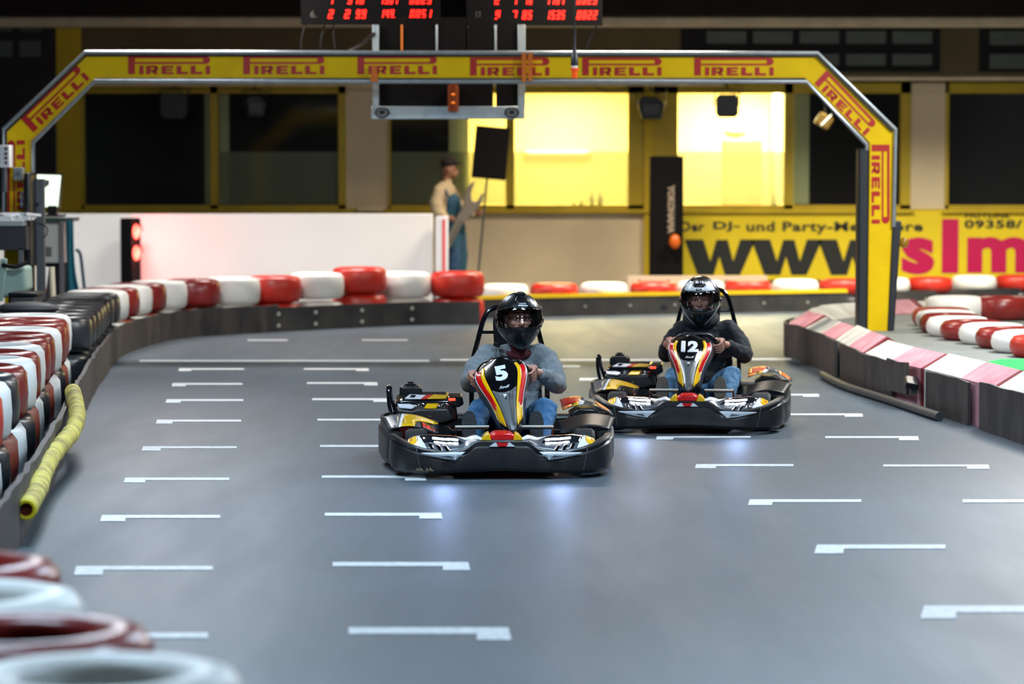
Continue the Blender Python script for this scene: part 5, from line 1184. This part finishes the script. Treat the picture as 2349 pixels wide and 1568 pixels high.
def driver(K, dx, cloth, jeansm, sole, helm, yaw, tilt, label, glasses, headx=0):
    X0, Y0, a = K
    t = empty('person', (X0, Y0, 0), a, label, 'person', None)
    hx = dx+headx; HC = V((hx, 1.30, .868))
    sh = [V((dx+s*.165, 1.37, .645)) for s in (-1, 1)]
    el = [V((-.185 if dx < .11 else -.165, 1.20, .475)), V((.375, 1.20, .475))]
    an = [pi+(.10 if glasses else -.17), .14]
    hip = [V((dx+s*.09, 1.28, .20)) for s in (-1, 1)]; kn = [V((-.115, .86, .335)), V((.285, .84, .345))]
    ank = [V((-.165, .50, .15)), V((.245, .50, .15))]
    # continuous body
    mb = MB()
    cap(mb, (dx, 1.36, .30), .09, (dx, 1.41, .50), .10); cap(mb, sh[0], .05, sh[1], .05); cap(mb, (dx, 1.30, .2), .095, (dx, 1.36, .3), .09)
    chain(mb, [(dx, 1.39, .62), (hx, 1.33, .76)], [.062, .055])
    mb.ell(HC+V((0, .01, .015)), (.076, .094, .105), 24, 16)
    Rz = Euler((tilt, 0, yaw)).to_matrix()
    H = lambda x, y, z: HC+Rz@V((x, y, z))
    mb.ell(H(0, -.055, -.055), (.052, .045, .05), 18, 12)                 # jaw
    cap(mb, H(0, -.094, .015), .010, H(0, -.112, -.028), .0145)             # nose
    for s in (-1, 1): mb.ell(H(s*.014, -.102, -.03), .009, 10, 8); mb.ell(H(s*.038, -.072, -.02), (.026, .014, .022), 12, 8); cap(mb, H(s*.014, -.09, .033), .009, H(s*.05, -.072, .032), .009); mb.ell(H(s*.077, .005, 0), (.012, .02, .03), 10, 8)
    cap(mb, H(-.018, -.098, -.056), .0075, H(.018, -.098, -.056), .0075); cap(mb, H(-.014, -.096, -.067), .008, H(.014, -.096, -.067), .008); mb.ell(H(0, -.085, -.09), (.022, .018, .016), 12, 8)
    wrs = []
    for i, s in enumerate((-1, 1)):
        w_ = hand(mb, an[i], s, el[i]); wrs.append(w_)
        chain(mb, [sh[i], el[i], w_], [.05, .042, .026])
        chain(mb, [hip[i], kn[i], ank[i]], [.075, .052, .038]); cap(mb, ank[i], .036, ank[i]+V((0, -.06, -.02)), .036)
    body = blob(mb, 'body', M['skin'], t, .0042, 2)
    for s in (-1, 1):
        e = MB().ell(H(s*.031, -.082, .012), (.012, .0105, .0075), 14, 10).build('eye', mat('eye_white', srgb(160, 150, 145), .3), t)
        MB().ell(H(s*.031, -.0915, .011), (.0055, .003, .0055), 10, 8).build('iris', mat('iris', srgb(40, 28, 22), .2), e)
        MB().tube(catmull([H(s*.012, -.099, .036), H(s*.034, -.094, .042), H(s*.055, -.08, .034)], 4), [.004]*9, 8).build('eyebrow', mat('brow', srgb(60, 42, 34), .9), t)
        MB().tube(catmull([H(s*.018, -.093, .020), H(s*.032, -.0955, .024), H(s*.046, -.087, .018)], 4), [.0032]*9, 8).build('eyelid', M['skin'], e)
    MB().tube(catmull([H(-.022, -.104, -.062), H(0, -.108, -.061), H(.022, -.104, -.062)], 4), [.0022]*9, 6).build('mouth_line', mat('lip', srgb(150, 80, 74), .5), t)
    if glasses:
        g = empty('glasses', (0, 0, 0), parent=t)
        for s in (-1, 1):
            q = [H(s*(.032+.024*cos(k*pi/10)), -.112, .008+.017*sin(k*pi/10)) for k in range(20)]
            MB().tube(q, .0022, 6, loop=True).build('rim', M['gloss'], g)
            MB().tube([H(s*.056, -.112, .012), H(s*.078, -.03, .014)], .0022, 6).build('temple', M['gloss'], g)
        MB().tube([H(-.008, -.112, .014), H(0, -.116, .017), H(.008, -.112, .014)], .0022, 6).build('bridge', M['gloss'], g)
    # top garment
    mb = MB(); tk = .022
    for s_ in (-1, 0, 1): cap(mb, (dx+s_*.045, 1.33, .22), .125, (dx+s_*.055, 1.41, .52), .118)
    mb.ell((dx, 1.30, .26), (.165, .13, .12)); mb.ell((dx, 1.36, .50), (.19, .135, .16))
    cap(mb, sh[0]+V((.01, 0, -.01)), .078, sh[1]+V((-.01, 0, -.01)), .078); cap(mb, (dx, 1.38, .64), .085, (hx, 1.34, .705), .066)
    for i in (0, 1):
        wrist = wrs[i].lerp(el[i], .10)
        mid = (sh[i]+el[i])/2+V(((i*2-1)*.02, 0, .0))
        chain(mb, [sh[i], mid, el[i], el[i].lerp(wrist, .55), wrist], [.076, .072, .062, .052, .040])
    top = blob(mb, 'sweater' if glasses else 'hooded_sweater', cloth, t, .009, 3, .03)
    if not glasses:
        mb = MB(); mb.tube([(hx+.095*cos(q*pi/12), 1.37+.085*sin(q*pi/12), .725-.035*sin(q*pi/12)*-1) for q in range(24)], .042, 10, loop=True)
        blob(mb, 'hood', cloth, t, .009, 3, .01)
    else:
        mb = MB(); mb.tube([(hx+.072*cos(q*pi/12), 1.325+.065*sin(q*pi/12), .700-.03*(1-sin(q*pi/12))) for q in range(24)], .015, 8, loop=True)
        cap(mb, (hx, 1.32, .745), .062, (hx, 1.31, .66), .05); cap(mb, (hx-.035, 1.268, .70), .018, (hx, 1.262, .615), .012); cap(mb, (hx+.035, 1.268, .70), .018, (hx, 1.262, .615), .012); cap(mb, (hx, 1.275, .70), .02, (hx, 1.262, .63), .016)
        blob(mb, 'red_undershirt', mat('red_shirt', srgb(84, 12, 24), .8), t, .006, 2)
        o = MB().box((dx-.112, 1.275, .715), (.045, .02, .025), (0, .3, 0)).build('strap_clip', M['black'], t, bevel=.004)
        MB().tube(catmull([(dx-.115, 1.275, .70), (dx-.10, 1.245, .66), (dx-.10, 1.24, .60)], 4), .005, 6).build('strap', M['k_grey'], o)
    # jeans
    mb = MB(); mb.ell((dx, 1.29, .20), (.18, .15, .115))
    for i in (0, 1): chain(mb, [hip[i], hip[i].lerp(kn[i], .55)+V((0, 0, .01)), kn[i], kn[i].lerp(ank[i], .5)+V((0, .02, 0)), ank[i]], [.098, .086, .074, .062, .052])
    blob(mb, 'jeans', jeansm, t, .009, 3, .026)
    # shoes, sole towards the camera
    for i, x0 in enumerate((-.185, .215)):
        up = V((0, .10, .245)); up.normalize(); heel = V((x0, .375, .115)); fw_ = V((0, -up.z, up.y))
        mb = MB(); toe = heel+up*.235
        chain(mb, [heel+V((0, .045, .01)), heel+up*.11+V((0, .035, 0)), toe+V((0, .02, -.012))], [.044, .046, .036]); cap(mb, heel+V((0, .05, .02)), .045, ank[i]+V((0, -.0, .0)), .045)
        sh_ = blob(mb, 'shoe', M['gloss'] if not glasses else M['rubber'], t, .007, 2)
        out = [(-.030, 0), (-.036, .03), (-.033, .09), (-.044, .16), (-.045, .20), (-.034, .245), (-.012, .265), (.012, .265), (.034, .245), (.045, .20), (.044, .16), (.033, .09), (.036, .03), (.030, 0), (.012, -.014), (-.012, -.014)]
        def f(p, d): return heel+V((p[0], 0, 0))+up*p[1]+fw_*(d)
        ms = MB(); n = len(out); ms.add([f(p, .022) for p in out]+[f(p, .004) for p in out], [tuple(range(n)), tuple(range(2*n-1, n-1, -1))]+[(j, (j+1) % n, n+(j+1) % n, n+j) for j in range(n)])
        ms.build('sole', sole, sh_, bevel=.004)
    # helmet
    helmet(t, HC, Rz, helm)
    return t
def helmet(t, HC, Rz, kind):
    shellm = mat('helmet_black', srgb(14, 16, 19), .34 if kind == 0 else .16, coat=.5)
    n_az, n_el = 72, 44; az = [2*pi*i/n_az-pi for i in range(n_az)]; els = [radians(-68+(90+68)*j/n_el) for j in range(n_el)]
    def port(A, E):
        w_ = radians(66); lo = radians(-15)+radians(6)*(A/w_)**2; hi = radians(23)-radians(6)*(A/w_)**2
        return abs(A) < w_ and lo < E < hi
    mb = MB(); pts = [helmet_pt(A, E) for E in els for A in az]+[V((0, 0, .167))]; fs = []
    for j in range(n_el-1):
        for i in range(n_az):
            A = az[i]+pi/n_az; E = (els[j]+els[j+1])/2
            if port(A if A < pi else A-2*pi, E): continue
            fs.append((j*n_az+i, j*n_az+(i+1) % n_az, (j+1)*n_az+(i+1) % n_az, (j+1)*n_az+i))
    e = len(pts)-1
    for i in range(n_az): fs.append(((n_el-1)*n_az+i, (n_el-1)*n_az+(i+1) % n_az, e))
    mb.add([HC+Rz@p for p in pts], fs)
    h = mb.build('helmet', shellm, t); md = h.modifiers.new('solid', 'SOLIDIFY'); md.thickness = .012; md.offset = 0
    T = lambda A, E, k: HC+Rz@helmet_pt(A, E, k)
    g = lambda a, b, n: [a+(b-a)*i/n for i in range(n+1)]
    def vs(u, v): A = u*radians(80); lo = radians(-21)+radians(9)*u*u; hi = radians(27)-radians(10)*u*u; return T(A, lo+(hi-lo)*v, 1.062)
    MB().grid(vs, g(-1, 1, 28), g(0, 1, 10)).build('visor', M['visor'], h, solid=.0015)
    for v_, nm in ((0, 'visor_lower_edge'), (1, 'visor_upper_edge')):
        MB().tube([vs(u, v_) for u in g(-1, 1, 28)], .0022, 6).build(nm, M['k_grey'] if kind and v_ == 0 else M['black'], h)
    for s in (-1, 1): MB().ell(T(s*radians(84), radians(-1), 1.045), (.010, .022, .022), 16, 10).build('visor_hinge', shellm, h)
    # inner lining
    MB().grid(lambda A, E: T(A, E, .93), g(radians(70), radians(290), 30), g(radians(-60), radians(80), 14)).build('lining', M['black_matt'], h)
    MB().grid(lambda A, E: T(A, E, .90), g(radians(-60), radians(60), 20), g(radians(-60), radians(-17), 8)).build('chin_guard_padding', M['black_matt'], h)
    MB().grid(lambda A, E: T(A, E, .90), g(radians(-60), radians(60), 20), g(radians(21), radians(60), 6)).build('brow_padding', mat('brow_pad', srgb(50, 16, 18), .8), h)
    def patchs(poly, nm, m_, k=1.062, st=6): return patch(MB(), poly, lambda A, E: T(radians(A), radians(E), k), st).build(nm, m_, h, solid=.0015)
    def lett(txt, a0, a1, e0, e1, m_, bold=0, shear=0, k=1.076):
        mb = MB(); text_on(mb, txt, lambda u, v: T(radians(a0+(a1-a0)*u), radians(e0+(e1-e0)*v), k), bold, shear); return mb.build('lettering', m_, h)
    if kind == 0:
        patchs([(-13, 27), (13, 26.0), (13, 29.5), (-13, 30.5)], 'white_label', M['k_white'], 1.066)
        lett('nexvie', -10, 10, 31.5, 35.5, mat('print_grey', srgb(190, 194, 200), .4), .03, .3)
        # crown air scoop
        patchs([(-24, 40), (-6, 30), (6, 30), (24, 40), (17, 58), (6, 66), (-6, 66), (-17, 58)], 'brow_panel', shellm, 1.056)
        MB().ell(T(0, radians(66), 1.03), (.036, .028, .016), 18, 10, rot=(radians(-20), 0, 0)).build('air_scoop', shellm, h)
    else:
        wm = M['k_white']
        patchs([(-58, 27), (-30, 26), (0, 24.5), (30, 26), (58, 27), (56, 42), (50, 54), (32, 52), (24, 41), (14, 36), (-14, 36), (-24, 41), (-32, 52), (-50, 54), (-56, 42)], 'white_brow', wm, 1.056)
        patchs([(-16, 37), (16, 37), (25, 43), (30, 60), (-30, 60), (-25, 43)], 'vent_panel', shellm, 1.064)
        for a0, a1 in ((-18, -4), (3, 6), (11, 19)): patchs([(a0, 48), (a1, 47), (a1, 54), (a0, 55)], 'vent_mark', wm, 1.072)
        lett('BOXS', -10, 10, 27.5, 33.5, shellm, .05)
        for s in (-1, 1):
            patchs([(s*66, -14), (s*74, -16), (s*58, -40), (s*36, -62), (s*32, -60), (s*54, -34)], 'white_side_stripe', wm, 1.052)
            patchs([(s*62, 36), (s*72, 30), (s*84, 50), (s*70, 62)], 'white_top_stripe', wm, 1.052)
        MB().ell(T(0, radians(-46), 1.0), (.030, .010, .024), 16, 10).build('chin_vent', M['black_matt'], h)
d5 = driver(K5, .115, M['sweater'], M['jeans'], mat('dark_sole', srgb(34, 36, 40), .8, bump=.8, bscale=90), 0, radians(8), radians(-4), 'person in grey sweater, jeans, glasses and plain black helmet driving the nearer kart', True, .025)
d12 = driver(K12, .09, M['hoodie'], M['jeans2'], mat('worn_sole', srgb(92, 84, 76), .8, bump=.8, bscale=90), 1, radians(-3), radians(5), 'person in black hooded sweater, jeans and white striped helmet driving the kart behind', False, -.035)
# ================================================================ life-size mechanic figure with a giant spanner
FY = 39.75
def fpx(px, py, dy=0): p = P(px, py, FY+dy); return V((p.x, FY+dy, p.z))
o0 = fpx(1032, 640); base = V((o0.x, FY, 0))
t = empty('mannequin', base, 0, 'life-size mechanic figure in cap, beige shirt and blue dungarees behind the red end tyre', 'mannequin')
Q = lambda px, py, dy=0: fpx(px, py, dy)-base
SKN = mat('figure_skin', srgb(150, 104, 78), .6)
mb = MB()
mb.ell(Q(1031, 388), (.095, .085, .125), 20, 14); cap(mb, Q(1042, 388, -.03), .018, Q(1050, 394, -.03), .02); mb.ell(Q(1043, 401, -.02), (.04, .05, .04))
mb.ell(Q(1028, 390, -.085), (.02, .015, .03), 10, 8)
cap(mb, Q(1027, 404), .055, Q(1023, 425), .06)
cap(mb, Q(1022, 445), .11, Q(1036, 520), .10)
chain(mb, [Q(1008, 437, -.14), Q(1003, 480, -.16), Q(1026, 498, -.2)], [.05, .042, .034])
mb.ell(Q(1034, 500, -.2), (.05, .03, .035)); 
for k in range(4): cap(mb, Q(1036, 496+k*3.4, -.215), .011, Q(1044, 498+k*3.2, -.225), .009)
chain(mb, [Q(1036, 440, .14), Q(1066, 474, .1), Q(1092, 492, .02)], [.05, .042, .034])
mb.ell(Q(1098, 490, .0), (.05, .035, .035))
for k in range(4): cap(mb, Q(1100, 483+k*3.6, -.03), .011, Q(1108, 483+k*3.4, -.02), .009)
cap(mb, Q(1094, 482, -.02), .012, Q(1098, 474, -.04), .011)
chain(mb, [Q(1038, 530, -.08), Q(1043, 585, -.09), Q(1042, 640, -.08), V((Q(1042, 640).x, -.08, .12))], [.085, .07, .055, .05])
chain(mb, [Q(1046, 530, .08), Q(1053, 585, .09), Q(1052, 640, .08), V((Q(1052, 640).x, .08, .12))], [.085, .07, .055, .05])
blob(mb, 'body', SKN, t, .010, 2)
for s in (-1, 1): MB().ell(Q(1045, 385, -.05+.0*s-.03*(s < 0)), (.008, .008, .008)).build('eye', M['gloss'], t)
mb = MB(); mb.ell(Q(1029, 376, .01), (.105, .1, .085), 20, 12); blob(mb, 'hair', mat('figure_hair', srgb(30, 22, 20), .9), t, .01, 2)
mb = MB(); mb.ell(Q(1030, 371), (.112, .105, .066), 20, 12); mb.ell(Q(1042, 374), (.11, .08, .016), 18, 8); blob(mb, 'cap', mat('figure_cap', srgb(44, 34, 36), .9), t, .009, 2)
SH = mat('figure_shirt', srgb(196, 176, 140), .9, var=.08)
mb = MB(); cap(mb, Q(1021, 438), .135, Q(1030, 495), .125); cap(mb, Q(1012, 434, -.10), .085, Q(1034, 436, .12), .08); cap(mb, Q(1024, 424), .07, Q(1026, 415), .06)
chain(mb, [Q(1008, 437, -.15), Q(1001, 466, -.17), Q(1003, 484, -.17), Q(1020, 496, -.2)], [.08, .085, .08, .055]); chain(mb, [Q(1036, 440, .14), Q(1066, 474, .1), Q(1086, 490, .03)], [.075, .065, .05])
blob(mb, 'shirt', SH, t, .011, 3, .02)
DU = mat('dungaree_blue', srgb(40, 72, 104), .8, col2=srgb(24, 84, 92), vscale=2)
mb = MB(); cap(mb, Q(1036, 462, -.04), .115, Q(1038, 505, -.01), .135); mb.ell(Q(1040, 520), (.16, .17, .14))
chain(mb, [Q(1038, 525, -.08), Q(1042, 585, -.09), Q(1042, 640, -.08), V((Q(1042, 640).x, -.08, .16))], [.115, .10, .085, .09]); chain(mb, [Q(1048, 525, .08), Q(1056, 585, .09), Q(1054, 640, .08), V((Q(1054, 640).x, .08, .16))], [.115, .10, .085, .09])
blob(mb, 'dungarees', DU, t, .011, 3, .02)
for s, dy in ((0, -.16), (1, .02)): MB().tube(catmull([Q(1028, 452, -.17+s*.05), Q(1018, 432, -.14+s*.2), Q(1010, 436, .05+s*.1)], 5), .018, 8).build('brace_strap', DU, t)
for dy in (-.08, .08): MB().ell((Q(1050, 640).x, dy, .06), (.15, .06, .06), 18, 10).build('shoe', M['black_matt'], t)
# big spanner, held
w0 = fpx(1022, 572, -.255); t2 = empty('spanner', w0, 0, 'giant grey open-ended spanner held diagonally by the mechanic figure', 'spanner')
pl = [(1016, 566), (1022, 578), (1034, 566), (1062, 512), (1092, 484), (1106, 462), (1112, 440), (1104, 446), (1094, 462), (1084, 462), (1080, 448), (1084, 430), (1092, 414), (1080, 420), (1068, 436), (1063, 456), (1064, 472), (1050, 492), (1028, 540)]
q = [fpx(*c, -.255)-w0 for c in pl]
MB().prism([(v.x, v.z) for v in q], 'y', -.03, .03).build('blade', mat('spanner_grey', srgb(118, 112, 100), .55, .3), t2, bevel=.012)
q = [fpx(*c, -.255)-w0 for c in ((1036, 556), (1060, 508), (1054, 504), (1032, 550))]
MB().prism([(v.x, v.z) for v in q], 'y', -.036, -.03).build('recess', mat('spanner_dark', srgb(88, 86, 78), .6), t2)
p = P(1022, 628, 39.2); tag(MB().box((0, 0, P(0, 621, 39.2).z/2), (.3, .2, P(0, 621, 39.2).z)).build('box', mat('dark_teal_box', srgb(20, 44, 46), .6), bevel=.02, loc=(p.x-.02, 39.2, 0)), 'dark teal box at the feet of the mechanic figure', 'box')
